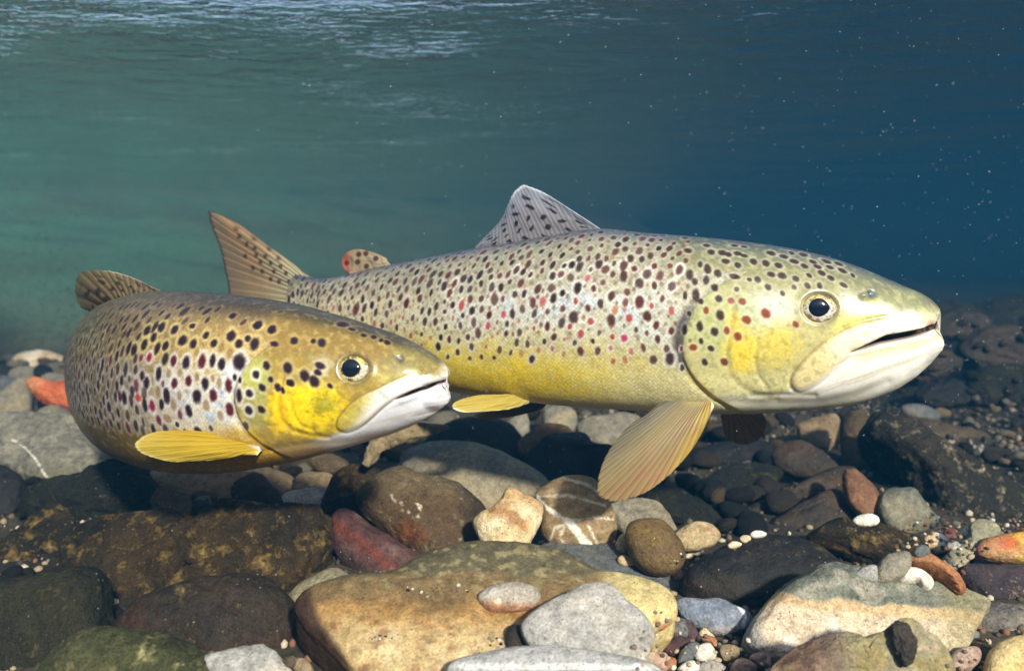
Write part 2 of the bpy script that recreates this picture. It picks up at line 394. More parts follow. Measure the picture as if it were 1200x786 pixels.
def cm(base, *layers):
    """layered colours: base sRGB then (sRGB, mask)"""
    def run(shape):
        c = np.tile(np.asarray(base, float), (shape, 1))
        for col, m in layers: c = mixc(c, col, np.clip(m, 0, 1))
        return c
    return run
def p_slab(X, Y, a, b):
    yb = 690 + (X - 362) * -0.02 + 18 * np.sin(X * 0.013)
    return cm((184, 160, 112), ((206, 186, 140), sstep(-0.1, 0.5, a)), ((158, 122, 70), sstep(34, 4, np.abs(Y - (712 - 0.0 * X) - 9 * b)) * 0.85 * sstep(760, 600, X)),
              ((112, 92, 60), sstep(714, 694, Y + 16 * a) * 0.9), ((94, 88, 66), sstep(682, 664, Y + 14 * a)), ((150, 140, 100), sstep(0.15, 0.5, b) * sstep(700, 680, Y) * 0.8),
              ((216, 200, 140), sstep(690, 730, X) * 0.8), ((120, 66, 40), sstep(0.28, 0.5, b) * sstep(700, 720, Y) * 0.35), ((70, 52, 38), sstep(380, 364, X - (Y - 720) * 0.55 + 8 * a)))(len(X))  # last layer darkens the left end: side-face shade put into the colour
def p_vein(X, Y, a, b):
    v = seg_dist(X, Y, [(627, 580), (645, 598), (668, 612), (690, 640)]) - 2.2 - 2.5 * sstep(580, 640, Y) + 2.5 * b
    w = np.minimum.reduce([seg_dist(X, Y, q) for q in ([(628, 582), (665, 580), (710, 592)], [(672, 610), (695, 606), (718, 608)], [(668, 612), (650, 618), (645, 632)], [(662, 616), (656, 630), (664, 640)], [(690, 616), (700, 638)], [(660, 560), (690, 568), (705, 580)])]) - 1.0 + 1.5 * b
    band = np.sin((Y + 0.25 * X) * 0.42 + 3 * a)
    return cm((146, 124, 88), ((170, 150, 116), sstep(-0.2, 0.9, band) * 0.7), ((112, 92, 60), sstep(0.1, 0.5, a) * 0.6), ((214, 204, 180), sstep(1.2, -0.4, w)), ((240, 236, 220), sstep(1.5, -0.8, v)))(len(X))
def p_cream(X, Y, a, b):
    g = seg_dist(X, Y, [(578, 597), (595, 600), (614, 616)])
    return cm((206, 184, 140), ((222, 206, 168), sstep(-0.1, 0.5, a)), ((150, 104, 60), sstep(11, 2, g + 4 * b) * 0.7), ((188, 150, 100), sstep(600, 585, Y) * 0.6))(len(X))
def p_line(X, Y, a, b):
    v = seg_dist(X, Y, [(14, 514), (30, 525), (42, 538), (50, 552), (54, 558)]) + 0.7 * b
    return cm((120, 118, 104), ((142, 138, 120), sstep(-0.1, 0.5, a)), ((86, 86, 78), sstep(0.15, 0.6, b) * 0.7), ((98, 92, 66), sstep(535, 565, Y + 10 * a) * 0.6), ((220, 218, 205), sstep(1.5, 0.4, v)))(len(X))
def p_big(X, Y, a, b):
    e = 694 + (X - 900) * 0.10 + 10 * a
    return cm((212, 194, 166), ((226, 218, 202), sstep(-0.1, 0.5, a)), ((198, 168, 122), sstep(16, 2, np.abs(Y - e - 6)) * 0.8), ((168, 164, 158), sstep(905, 880, X - (Y - 740) * 0.4)),
              ((118, 122, 108), sstep(e + 2, e - 4, Y)), ((90, 96, 82), sstep(0.0, 0.5, b) * sstep(e, e - 4, Y) * 0.7), ((176, 168, 150), sstep(0.2, 0.45, a) * sstep(e, e - 4, Y) * 0.6), ((150, 140, 100), sstep(1090, 1125, X) * 0.6))(len(X))
def p_front(X, Y, a, b):
    return cm((126, 110, 90), ((150, 142, 112), sstep(975, 1010, X + 14 * a)), ((138, 130, 84), sstep(0.0, 0.4, a) * sstep(980, 1020, X) * 0.8), ((98, 70, 56), sstep(990, 940, X + 10 * a) * 0.6), ((176, 150, 126), sstep(0.2, 0.5, b) * 0.5),
              ((160, 140, 90), sstep(0.2, 0.5, a) * 0.4))(len(X))
def p_blue(X, Y, a, b):
    v = seg_dist(X, Y, [(866, 711), (874, 720), (871, 734)]) + b
    return cm((124, 132, 144), ((152, 154, 156), sstep(-0.1, 0.5, a)), ((96, 108, 128), sstep(0.1, 0.5, b) * 0.6), ((150, 138, 138), sstep(728, 742, Y) * 0.6), ((224, 222, 218), sstep(2.6, 0.8, v)))(len(X))
def p_sunset(X, Y, a, b):
    return cm((214, 160, 70), ((196, 104, 44), sstep(14, 5, np.hypot((X - 1180) / 1.6, Y - 636) + 6 * a)), ((224, 190, 96), sstep(641, 650, Y)), ((120, 74, 90), sstep(1156, 1145, X + 4 * a) * 0.9), ((150, 96, 120), sstep(0.25, 0.5, a) * 0.4))(len(X))
def p_half(X, Y, a, b):
    return cm((226, 190, 140), ((236, 232, 222), sstep(1094, 1106, X + 5 * a)))(len(X))
def p_stripe(X, Y, a, b):
    return cm((176, 176, 172), ((150, 150, 146), sstep(0.1, 0.5, a)), ((228, 228, 222), sstep(5, 2.5, np.abs(Y - 780 - 2 * a))))(len(X))
def p_oval(X, Y, a, b):
    return cm((170, 162, 148), ((196, 190, 178), sstep(0, 0.4, a)), ((168, 112, 72), sstep(700, 710, Y + 6 * a) * 0.7), ((214, 200, 180), sstep(5, 2, np.hypot(X - 584, Y - 704))))(len(X))
def p_stack(X, Y, a, b):
    return cm((178, 160, 120), ((210, 190, 150), sstep(0, 0.5, a)), ((142, 78, 46), sstep(0.0, 0.45, a + b * 0.5 + 0.1) * sstep(6, 2, np.abs(Y - 627) * 0.45) * 0.8))(len(X))
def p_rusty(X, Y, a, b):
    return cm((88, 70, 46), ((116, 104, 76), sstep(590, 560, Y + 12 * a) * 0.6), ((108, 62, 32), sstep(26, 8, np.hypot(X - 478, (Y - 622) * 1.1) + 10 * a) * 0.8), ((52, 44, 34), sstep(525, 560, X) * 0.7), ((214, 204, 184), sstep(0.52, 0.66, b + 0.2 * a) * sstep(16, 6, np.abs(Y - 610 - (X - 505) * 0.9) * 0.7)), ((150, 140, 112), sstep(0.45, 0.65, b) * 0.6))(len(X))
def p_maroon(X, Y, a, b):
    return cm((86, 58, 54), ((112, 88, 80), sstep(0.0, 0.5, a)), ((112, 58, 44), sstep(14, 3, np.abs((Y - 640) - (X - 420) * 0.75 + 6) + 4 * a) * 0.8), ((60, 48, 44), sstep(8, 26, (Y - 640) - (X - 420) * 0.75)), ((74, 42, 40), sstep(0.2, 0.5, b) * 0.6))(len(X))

# ---- large named stones, far to near
S = stone
# right background
S('rock_ledge', 'broad dark algae ledge rising behind the large trout\'s jaw', 'rock', 'P', [(985, 400), (1040, 378), (1100, 366), (1160, 362), (1290, 360), (1290, 470), (1200, 466), (1100, 460), (1020, 452), (975, 440)], M['mossd'], d=1.9, tilt=35, T=0.3, sub=6, rough=0.14)
S('boulder', 'distant dark boulder at the foot of the algae ledge', 'rock', 'P', [(1020, 478), (1080, 468), (1290, 470), (1290, 510), (1120, 520), (1040, 505)], M['mossd'], d=1.45, tilt=30, T=0.3, rough=0.1)
for pp, dd_, mm_, lab_ in (([(1118, 412), (1140, 392), (1180, 384), (1215, 396), (1215, 425), (1160, 432)], 1.62, 'dkbrown', 'brownish stone on the ledge at the right edge, beyond the snout'),
        ([(1046, 428), (1062, 408), (1096, 402), (1124, 414), (1122, 436), (1080, 444)], 1.55, 'dkbrown', 'brown hump on the ledge just right of the large trout\'s jaw'),
        ([(1130, 452), (1150, 434), (1190, 430), (1220, 444), (1220, 470), (1160, 472)], 1.42, 'mossd', 'grey-brown block under the brownish ledge stone at the right edge'),
        ([(1072, 462), (1090, 446), (1120, 444), (1140, 458), (1128, 474), (1090, 476)], 1.38, 'black', 'dark stone tucked below the brown hump on the ledge'),
        ([(1080, 384), (1100, 372), (1140, 370), (1160, 382), (1140, 394), (1096, 396)], 1.95, 'dkbrown', 'flat distant stone along the top of the ledge')):
    S('boulder', lab_, 'rock', 'P', pp, M[mm_], d=dd_, tilt=42, rough=0.12, facet=2)
S('cobble', 'small rounded grey cobble below the algae ledge', 'stone', 'G', [(655, 375), (690, 362), (750, 372), (792, 400), (760, 418), (690, 405)], M['slate'], d=1.3, rough=0.03)
S('flat_stone', 'brown sloping slab behind the long dark log-shaped rock', 'rock', 'G', [(640, 410), (760, 430), (1000, 495), (1040, 520), (1030, 600), (920, 625), (760, 560), (660, 480)], M['brown'], d=1.12, tilt=35, T=0.4, rough=0.08)
S('boulder', 'long dark log-shaped rock with pale crust at the right edge', 'rock', 'G', [(522, 440), (560, 400), (630, 405), (760, 492), (900, 585), (1077, 690), (1160, 760), (1160, 830), (960, 850), (800, 800), (740, 690), (680, 610), (600, 530), (535, 480)], stone_mat('crusted_dark_stone', (40, 39, 30), (24, 25, 20), (50, 44, 34), dots=0.9, crust=0.5, crustc=(150, 138, 108), bumpk=1.6), d=0.82, tilt=48, T=0.5, sub=6, rough=0.07)
S('cobble', 'warm tan cobble under the large trout\'s chin', 'stone', 'G', [(300, 440), (350, 412), (430, 395), (445, 440), (410, 520), (350, 505)], M['tan'], d=1.08, tilt=50)
S('cobble', 'tall brown cobble beside the log-shaped rock', 'stone', 'G', [(462, 400), (510, 378), (560, 395), (540, 450), (560, 510), (600, 560), (640, 620), (590, 660), (490, 590), (455, 480)], M['brown'], d=0.95, tilt=50, sub=5)
S('cobble', 'humped grey-brown cobble in the shade below the large trout\'s head', 'stone', 'G', [(216, 535), (250, 500), (310, 486), (360, 508), (430, 560), (440, 600), (330, 615), (240, 580)], M['dkbrown'], d=0.9, tilt=50)
S('flat_stone', 'smooth dark flat stone in the shade behind the pectoral fin', 'stone', 'J', [(140, 570), (230, 500), (330, 440), (480, 415), (620, 430), (680, 470), (600, 560), (500, 650), (380, 710), (320, 650), (220, 600)], M['mossd'], d=0.86, tilt=35, T=0.35, rough=0.03)
S('flat_stone', 'low black rock in the deep shade below the large trout\'s belly', 'stone', 'J', [(-60, 440), (100, 380), (250, 330), (420, 300), (600, 300), (640, 380), (640, 440), (400, 450), (120, 520), (-40, 520)], M['black'], d=1.0, tilt=30, T=0.35)
S('flat_stone', 'dark green-black stone beside the cream and rust pebble', 'stone', 'J', [(-140, 560), (0, 545), (140, 590), (280, 690), (350, 780), (330, 860), (100, 860), (-60, 780), (-150, 660)], M['mossd'], d=0.78, tilt=40, T=0.4)
S('flat_stone', 'long reddish-brown ridge stone slanting below the humped cobble', 'stone', 'J', [(340, 770), (420, 700), (560, 640), (760, 540), (900, 470), (1060, 440), (1120, 520), (1020, 590), (830, 640), (640, 740), (480, 800)], M['dkbrown'], d=0.82, tilt=42, T=0.4, rough=0.08)
S('cobble', 'dark brown wedge stone behind the white flat pebble', 'stone', 'J', [(560, 790), (700, 690), (820, 620), (920, 570), (1000, 580), (1070, 660), (1100, 760), (1000, 840), (700, 850)], M['dkbrown'], d=0.775, tilt=45, rough=0.06)
S('cobble', 'speckled brick-brown cobble left of the grey-green angular stone', 'stone', 'G', [(460, 600), (490, 578), (540, 618), (582, 670), (585, 725), (535, 745), (478, 690)], stone_mat('brick_brown_stone', (132, 94, 66), (100, 70, 50), (150, 112, 84), dots=0.8, speck=0.4), d=0.765, tilt=52)
S('cobble', 'angular grey-green stone in front of the log-shaped rock', 'stone', 'G', [(582, 690), (610, 645), (650, 635), (722, 658), (795, 742), (745, 790), (640, 790), (588, 740)], stone_mat('grey_green_stone', (128, 128, 112), (98, 100, 88), (142, 134, 108), speck=0.4, dots=0.3), d=0.745, tilt=50, p=2.8, facet=5, rough=0.04)
# middle background between the fish
S('boulder', 'dark rounded boulder behind the broad flat grey cobble', 'rock', 'P', [(498, 520), (520, 500), (560, 492), (595, 497), (612, 515), (612, 545), (580, 560), (510, 550)], M['black'], d=1.0, tilt=45)
S('cobble', 'grey-brown cobble wedged beside the dark boulder below the pelvic fins', 'stone', 'E', [(135, 145), (200, 95), (240, 85), (250, 160), (215, 215), (160, 190)], M['greyb'], d=1.08, tilt=50)
S('cobble', 'brownish cobble peeping over the black block below the belly', 'stone', 'E', [(200, 210), (260, 160), (340, 130), (420, 150), (430, 200), (330, 240), (250, 290), (200, 260)], M['brown'], d=1.0, tilt=50)
S('boulder', 'black block-shaped rock behind the veined stone', 'rock', 'E', [(235, 300), (300, 200), (400, 150), (480, 150), (530, 220), (600, 235), (620, 300), (560, 370), (450, 400), (320, 390)], M['black'], d=0.93, tilt=50, p=2.8, facet=4)
S('cobble', 'grey-tan cobble directly below the large trout\'s belly', 'stone', 'E', [(310, 80), (360, 55), (430, 70), (450, 110), (440, 160), (330, 160)], M['greyb'], d=1.15, tilt=45)
S('cobble', 'flat grey-tan cobble left of the pectoral fin', 'stone', 'E', [(450, 140), (520, 110), (640, 90), (720, 120), (680, 200), (560, 230), (480, 190)], M['greyb'], d=1.05, tilt=40)
# left background
S('cobble', 'pale cream flat stone at the far edge of the stones', 'stone', 'A', [(60, 140), (100, 108), (190, 98), (300, 122), (330, 160), (150, 172)], M['cream'], d=1.95, tilt=30)
S('cobble', 'brown round cobble touching the left edge at the back', 'stone', 'A', [(-60, 180), (0, 148), (50, 165), (66, 200), (20, 225), (-50, 220)], M['dkbrown'], d=1.75)
S('cobble', 'muted brown cobble just in front of the pale cream flat stone', 'stone', 'A', [(40, 210), (60, 170), (130, 158), (175, 175), (170, 215), (90, 228)], M['greyb'], d=1.72)
S('cobble', 'small dark grey cobble above the orange stone', 'stone', 'A', [(155, 175), (180, 152), (235, 160), (245, 190), (200, 205), (160, 198)], M['black'], d=1.7)
S('flat_stone', 'thin grey flat stone by the left edge above the smooth grey boulder', 'stone', 'A', [(-90, 225), (0, 205), (100, 218), (115, 245), (40, 280), (-90, 290)], M['slate'], d=1.5, tilt=28, T=0.35)
S('cobble', 'grey-brown cobble tucked behind the orange stone', 'stone', 'A', [(190, 215), (230, 193), (300, 200), (360, 230), (360, 270), (240, 260)], M['greyb'], d=1.5)
S('boulder', 'smooth grey boulder left of the orange stone', 'rock', 'A', [(-80, 300), (0, 285), (70, 235), (130, 208), (150, 250), (140, 340), (120, 395), (0, 405), (-80, 400)], M['greyb'], d=1.3, tilt=45)
S('cobble', 'bright orange-red stone beside the small trout\'s flank', 'stone', 'A', [(126, 245), (140, 215), (185, 212), (260, 238), (315, 232), (400, 270), (400, 350), (320, 352), (230, 335), (170, 305)], M['orange'], d=1.25, tilt=48, sub=5, rough=0.05)
S('cobble', 'flat brown-grey cobble under the orange stone', 'stone', 'A', [(145, 395), (215, 345), (290, 345), (330, 375), (320, 410), (200, 415)], M['greyb'], d=1.18, tilt=40)
S('cobble', 'tan flat cobble behind the grey slab with the white vein', 'stone', 'A', [(200, 405), (260, 385), (340, 380), (390, 410), (380, 440), (230, 430)], M['tan'], d=1.1, tilt=35)
S('flat_stone', 'large grey slab with a thin white vein at the left edge', 'rock', 'A', [(-160, 430), (-60, 405), (60, 393), (200, 400), (370, 425), (455, 500), (575, 580), (560, 640), (430, 680), (330, 705), (160, 690), (60, 650), (-60, 630), (-160, 620)], M['paintm'], d=0.92, tilt=36, T=0.4, p=2.8, sub=6, rough=0.05, facet=3, paint=p_line)
S('boulder', 'black-green rock at the left edge below the veined grey slab', 'rock', 'A', [(-120, 640), (-20, 610), (60, 635), (115, 690), (100, 770), (40, 850), (-120, 850)], M['black'], d=0.82, tilt=50)
S('boulder', 'dark mossy rock in the shade under the small trout\'s belly', 'rock', 'A', [(90, 780), (160, 720), (340, 690), (480, 620), (600, 590), (660, 640), (760, 760), (700, 850), (400, 870), (120, 860)], M['mossd'], d=0.80, tilt=42, sub=6, rough=0.09)
S('flat_stone', 'long tan flat stone beneath the small trout\'s pectoral fin', 'stone', 'P', [(162, 578), (180, 556), (200, 550), (240, 556), (300, 548), (328, 556), (348, 564), (346, 578), (318, 590), (200, 595)], M['tan'], d=0.86, tilt=32, T=0.35, rough=0.03)
S('cobble', 'brown cobble at the tan flat stone\'s front, below the small trout\'s fin', 'stone', 'P', [(176, 590), (186, 572), (206, 570), (222, 580), (224, 602), (190, 606)], M['brown'], d=0.79)
S('cobble', 'pinkish-brown cobble in the shade of the small trout\'s throat', 'stone', 'N', [(240, 395), (270, 368), (340, 362), (400, 385), (440, 425), (370, 450), (290, 445)], M['brown'], d=0.95)
S('cobble', 'mossy olive cobble behind the pinkish-brown one under the throat', 'stone', 'N', [(20, 440), (80, 400), (170, 375), (250, 390), (300, 440), (200, 475), (100, 460)], M['moss'], d=1.0, tilt=35)
S('cobble', 'oval tan cobble between the long tan stone and the black block', 'stone', 'N', [(165, 500), (190, 462), (260, 448), (345, 455), (345, 500), (300, 530), (180, 540)], M['tan'], d=0.83)
S('cobble', 'dark brown cobble in front of the long tan stone\'s tip', 'stone', 'N', [(-110, 520), (-40, 460), (20, 450), (70, 500), (110, 540), (120, 600), (40, 630), (-90, 620)], M['dkbrown'], d=0.77, tilt=50)
S('cobble', 'silvery grey flat stone left of the black moss-topped block', 'stone', 'N', [(100, 590), (140, 545), (230, 525), (320, 518), (330, 570), (300, 610), (120, 625)], M['grey'], d=0.785, tilt=40, T=0.35)
S('boulder', 'black block with a moss-green top behind the brown round boulder', 'rock', 'N', [(300, 560), (325, 490), (370, 440), (470, 415), (560, 432), (590, 470), (540, 520), (480, 560), (480, 660), (300, 640)], M['moss'], d=0.765, tilt=55, p=2.9, facet=4, sub=5)
# centre
S('cobble', 'broad flat grey cobble between the two trout', 'rock', 'P', [(469, 540), (482, 529), (508, 522), (542, 522), (572, 528), (602, 541), (642, 566), (640, 590), (600, 612), (560, 612), (520, 600), (480, 570)], M['greyb'], d=0.83, tilt=36, T=0.4, sub=6, rough=0.02)
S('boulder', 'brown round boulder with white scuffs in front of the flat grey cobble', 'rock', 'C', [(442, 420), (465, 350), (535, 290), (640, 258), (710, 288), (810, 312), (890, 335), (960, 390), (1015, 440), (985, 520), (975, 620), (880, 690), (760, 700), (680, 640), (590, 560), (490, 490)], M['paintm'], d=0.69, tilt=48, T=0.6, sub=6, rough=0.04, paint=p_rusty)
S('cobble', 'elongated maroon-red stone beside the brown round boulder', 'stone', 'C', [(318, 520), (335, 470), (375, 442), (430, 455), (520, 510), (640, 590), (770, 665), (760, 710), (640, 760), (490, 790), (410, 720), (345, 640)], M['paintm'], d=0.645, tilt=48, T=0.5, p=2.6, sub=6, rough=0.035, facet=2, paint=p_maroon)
S('flat_stone', 'flat blue-grey slab running under the veined stone', 'rock', 'P', [(622, 655), (640, 640), (680, 642), (720, 642), (760, 662), (800, 678), (812, 700), (800, 722), (770, 730), (720, 715), (660, 690), (630, 675)], M['slate'], d=0.60, tilt=24, T=0.3, sub=6, p=2.8, rough=0.025)
S('cobble', 'round brown stone with white branching veins below the pectoral fin', 'stone', 'E', [(273, 435), (340, 378), (430, 353), (520, 368), (560, 425), (595, 475), (618, 560), (602, 615), (545, 655), (440, 662), (350, 638), (298, 585), (296, 510)], M['paint'], d=0.665, tilt=46, T=0.55, sub=6, rough=0.015, paint=p_vein)
S('cobble', 'cream bone-shaped stone with a rusty waist', 'stone', 'E', [(14, 550), (40, 510), (92, 486), (132, 446), (152, 410), (185, 404), (235, 432), (302, 470), (302, 530), (262, 615), (220, 678), (120, 672), (55, 630)], M['paint'], d=0.645, tilt=48, T=0.5, sub=6, rough=0.03, paint=p_cream)
S('cobble', 'greyish brown stone half hidden behind the dark oval one', 'stone', 'E', [(568, 485), (640, 452), (760, 447), (815, 490), (868, 575), (850, 640), (700, 640), (610, 555)], M['greyb'], d=0.70, tilt=45, p=2.6, facet=2)
S('cobble', 'dark brown oval stone right of the veined stone', 'stone', 'E', [(652, 590), (670, 548), (720, 532), (800, 536), (855, 585), (895, 645), (902, 705), (860, 752), (770, 756), (695, 710), (660, 650)], stone_mat('brown_oval_stone', (116, 94, 58), (86, 70, 44), (134, 110, 62), dots=0.4, crust=0.2, crustc=(140, 112, 60)), d=0.615, tilt=48, T=0.6, rough=0.02)
S('cobble', 'cream pebble with rust blotches beside the dark oval stone', 'stone', 'E', [(856, 605), (895, 562), (955, 540), (1020, 556), (1052, 600), (1010, 645), (900, 658)], M['paint'], d=0.665, tilt=48, paint=p_stack, rough=0.02)
S('boulder', 'low black rock with algae rim left of the big cream-sided slab', 'rock', 'P', [(795, 690), (808, 668), (830, 652), (870, 636), (910, 632), (950, 640), (985, 665), (1000, 675), (960, 700), (925, 720), (880, 722), (830, 714)], stone_mat('wet_black_stone', (34, 32, 30), (22, 22, 22), (46, 40, 30), dots=0.9, crust=0.3, crustc=(80, 74, 48)), d=0.585, tilt=38, T=0.5, sub=6, rough=0.05)
# right
S('cobble', 'long mossy brown stone under the white flat pebble', 'stone', 'H', [(328, 195), (380, 160), (450, 140), (600, 168), (720, 200), (805, 232), (800, 275), (680, 300), (560, 290), (440, 245), (350, 220)], M['moss'], d=0.66, tilt=42, T=0.5, rough=0.07)
S('cobble', 'pale grey-green angular column stone at the gravel\'s edge', 'stone', 'H', [(850, 330), (880, 280), (970, 205), (985, 148), (1030, 130), (1085, 150), (1100, 195), (1010, 250), (960, 330), (920, 380)], stone_mat('pale_olive_stone', (160, 156, 126), (136, 132, 110), (170, 162, 142), speck=0.3), d=0.64, tilt=45, T=0.45, p=2.8, facet=2)
S('cobble', 'black and purple block stone at the right edge', 'stone', 'H', [(930, 345), (960, 318), (1100, 322), (1260, 328), (1260, 440), (1150, 470), (1050, 480), (965, 400)], stone_mat('black_purple_stone', (64, 52, 54), (36, 32, 34), (104, 84, 80), dots=0.6, speck=0.3, crust=0.3, crustc=(140, 118, 104)), d=0.60, tilt=48, p=2.8, facet=3)
S('cobble', 'orange and yellow stone with a purple end at the right edge', 'stone', 'H', [(1000, 245), (1035, 215), (1120, 193), (1260, 190), (1260, 290), (1160, 300), (1060, 292), (1010, 270)], M['paint'], d=0.64, tilt=48, T=0.5, rough=0.02, paint=p_sunset, sub=6)
S('cobble', 'rough grey stone at the right edge above the yellow-cream cobble', 'stone', 'H', [(970, 560), (1000, 508), (1080, 472), (1180, 480), (1260, 490), (1260, 590), (1160, 625), (1060, 640), (1000, 615)], stone_mat('rough_grey_stone', (140, 132, 120), (104, 98, 92), (156, 142, 122), dots=0.5, speck=0.5, crust=0.3, crustc=(170, 150, 124), bumpk=1.5), d=0.545, tilt=42, T=0.45, rough=0.06)
S('flat_stone', 'big slab with cream sides and a grey-green mossy top', 'rock', 'H', [(70, 640), (95, 565), (190, 445), (290, 372), (375, 338), (480, 342), (600, 378), (750, 406), (900, 428), (1005, 462), (1048, 495), (1000, 580), (930, 690), (800, 740), (500, 760), (250, 730), (130, 700)], M['paintm'], d=0.50, tilt=40, T=0.45, p=2.9, sub=7, rough=0.035, facet=2, paint=p_big)
S('cobble', 'yellow-cream cobble in the bottom right corner', 'stone', 'H', [(1045, 760), (1065, 660), (1130, 610), (1200, 600), (1280, 640), (1290, 740), (1200, 800), (1100, 810)], stone_mat('yellow_cream_stone', (212, 186, 122), (184, 154, 96), (224, 204, 152), speck=0.3), d=0.475, tilt=50, rough=0.02)
S('boulder', 'brown and olive rock cut by the bottom edge before the cream-sided slab', 'rock', 'H', [(170, 780), (225, 680), (320, 625), (450, 600), (560, 612), (650, 575), (720, 538), (800, 585), (870, 650), (920, 780), (800, 860), (400, 860)], M['paintm'], d=0.43, tilt=48, T=0.45, sub=6, rough=0.06, facet=3, paint=p_front, p=2.6)
S('cobble', 'rough dark chunk wedged on top of the brown and olive rock', 'stone', 'H', [(664, 575), (695, 540), (740, 550), (765, 620), (755, 700), (715, 715), (690, 650)], M['dkbrown'], d=0.428, tilt=50, T=0.3, sub=5, rough=0.2)
# bottom centre
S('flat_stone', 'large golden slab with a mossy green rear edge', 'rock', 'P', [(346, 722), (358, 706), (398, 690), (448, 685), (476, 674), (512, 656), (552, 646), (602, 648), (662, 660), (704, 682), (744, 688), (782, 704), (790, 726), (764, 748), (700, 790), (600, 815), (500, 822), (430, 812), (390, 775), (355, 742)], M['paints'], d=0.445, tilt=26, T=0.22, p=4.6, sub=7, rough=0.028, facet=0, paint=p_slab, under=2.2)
S('cobble', 'pale greenish-grey cobble behind the golden slab\'s left end', 'stone', 'D', [(140, 420), (190, 350), (270, 300), (370, 263), (445, 298), (510, 345), (480, 420), (300, 480), (180, 500)], stone_mat('pale_khaki_stone', (152, 144, 112), (128, 120, 94), (160, 154, 130), speck=0.4), d=0.57, tilt=46, rough=0.02)
# bottom left
S('boulder', 'mossy brown wedge rock at the left edge', 'rock', 'B', [(-120, 300), (0, 235), (70, 175), (190, 75), (260, 45), (340, 100), (360, 200), (330, 340), (150, 420), (-120, 420)], M['moss'], d=0.68, tilt=48, sub=6, rough=0.08)
S('boulder', 'great algae-covered brown boulder across the lower left', 'rock', 'P', [(72, 640), (90, 616), (130, 606), (200, 602), (300, 598), (376, 596), (390, 630), (384, 664), (350, 700), (300, 725), (230, 735), (140, 745), (110, 720), (80, 680)], M['moss'], d=0.60, tilt=52, T=0.5, p=2.7, sub=7, rough=0.10, facet=3)
S('boulder', 'rounded dark brown boulder right of the black corner rock', 'rock', 'P', [(132, 745), (150, 715), (182, 696), (230, 681), (282, 673), (322, 683), (345, 705), (349, 735), (340, 775), (300, 800), (230, 800), (160, 780)], stone_mat('reddish_dark_stone', (60, 48, 35), (36, 32, 25), (76, 48, 36), dots=0.9, crust=0.42, crustc=(96, 84, 52), bumpk=1.4), d=0.515, tilt=52, T=0.55, sub=6, rough=0.04)
S('boulder', 'black-green rock filling the lower left corner', 'rock', 'B', [(-160, 400), (0, 374), (120, 368), (240, 340), (400, 328), (470, 375), (480, 560), (420, 720), (240, 860), (-160, 860)], M['mossd'], d=0.50, tilt=55, T=0.45, p=2.8, sub=6, rough=0.05)
S('boulder', 'green algae boulder cut by the bottom edge at lower left', 'rock', 'B', [(120, 850), (180, 770), (250, 700), (340, 640), (440, 602), (540, 603), (640, 610), (760, 630), (860, 672), (950, 725), (1040, 800), (1000, 900), (600, 960), (250, 930)], M['green'], d=0.435, tilt=45, T=0.5, sub=6, rough=0.06)
S('flat_stone', 'smooth pale grey stone corner at the bottom left of the golden slab', 'stone', 'P', [(235, 775), (262, 764), (300, 756), (325, 765), (345, 790), (330, 815), (270, 815)], M['grey'], d=0.43, tilt=40, T=0.4)
S('flat_stone', 'pale grey slab with a white band along the bottom edge', 'stone', 'P', [(525, 784), (570, 770), (620, 763), (665, 765), (720, 773), (770, 786), (775, 815), (640, 830), (530, 820)], M['paint'], d=0.415, tilt=28, T=0.3, p=2.8, paint=p_stripe, sub=6, rough=0.02)

# ---- smaller pebbles resting on what was built so far
def peb(label, reg, pts, mat, **kw):
    kw.setdefault('sub', 4); kw.setdefault('tilt', 45); kw.setdefault('T', 0.6); kw.setdefault('rough', 0.03); kw.setdefault('on', True)
    return stone(kw.pop('name', 'pebble'), label, 'pebble', reg, pts, mat, **kw)
peb('pale grey triangular slab leaning on the golden slab', 'F', [(122, 535), (175, 470), (300, 398), (420, 343), (492, 333), (555, 350), (625, 420), (705, 490), (745, 565), (728, 645), (705, 715), (560, 692), (400, 672), (280, 642), (200, 648), (150, 612)], M['grey'], name='flat_stone', on=False, d=0.437, tilt=40, T=0.22, p=3.2, sub=6, rough=0.02)
peb('dark brown stone wedged under the triangular slab\'s left corner', 'F', [(50, 590), (60, 545), (95, 528), (140, 545), (165, 600), (155, 650), (70, 675)], M['dkbrown'], on=False, d=0.452)
peb('flat oval pebble with rusty underside lying on the golden slab', 'P', [(560, 701), (566, 692), (585, 685), (610, 683), (628, 689), (634, 699), (626, 712), (602, 718), (576, 717), (564, 710)], M['paint'], paint=p_oval, sub=5, T=0.5, rough=0.015)
peb('blue-grey stone with a white vein beside the gravel pocket', 'F', [(845, 435), (878, 404), (960, 408), (1040, 402), (1120, 438), (1192, 470), (1205, 530), (1130, 566), (1050, 576), (980, 556), (900, 515)], M['paint'], name='cobble', on=False, d=0.535, paint=p_blue, sub=6, T=0.4)
peb('rust-brown pebble at the golden slab\'s right tip', 'K', [(150, 225), (200, 190), (270, 190), (325, 230), (280, 280), (210, 285)], M['rust'])
peb('smooth grey pebble left of the dark purple pebble', 'K', [(320, 330), (330, 240), (390, 185), (450, 180), (500, 220), (520, 330), (440, 370), (340, 370)], M['slate'])
peb('dark purple oval pebble leaning on the grey one', 'K', [(425, 250), (450, 205), (490, 200), (560, 260), (590, 330), (560, 375), (490, 360)], M['purple'])
peb('maroon pebble in the middle of the gravel pocket', 'K', [(270, 450), (320, 380), (400, 340), (480, 350), (525, 390), (460, 440), (420, 500), (380, 530)], stone_mat('maroon_pebble', (92, 62, 60), (68, 48, 50), (110, 78, 74)))
peb('grey oval pebble left of the bright white pebble', 'K', [(405, 540), (430, 470), (510, 400), (570, 390), (600, 420), (560, 500), (520, 560), (420, 590)], M['slate'])
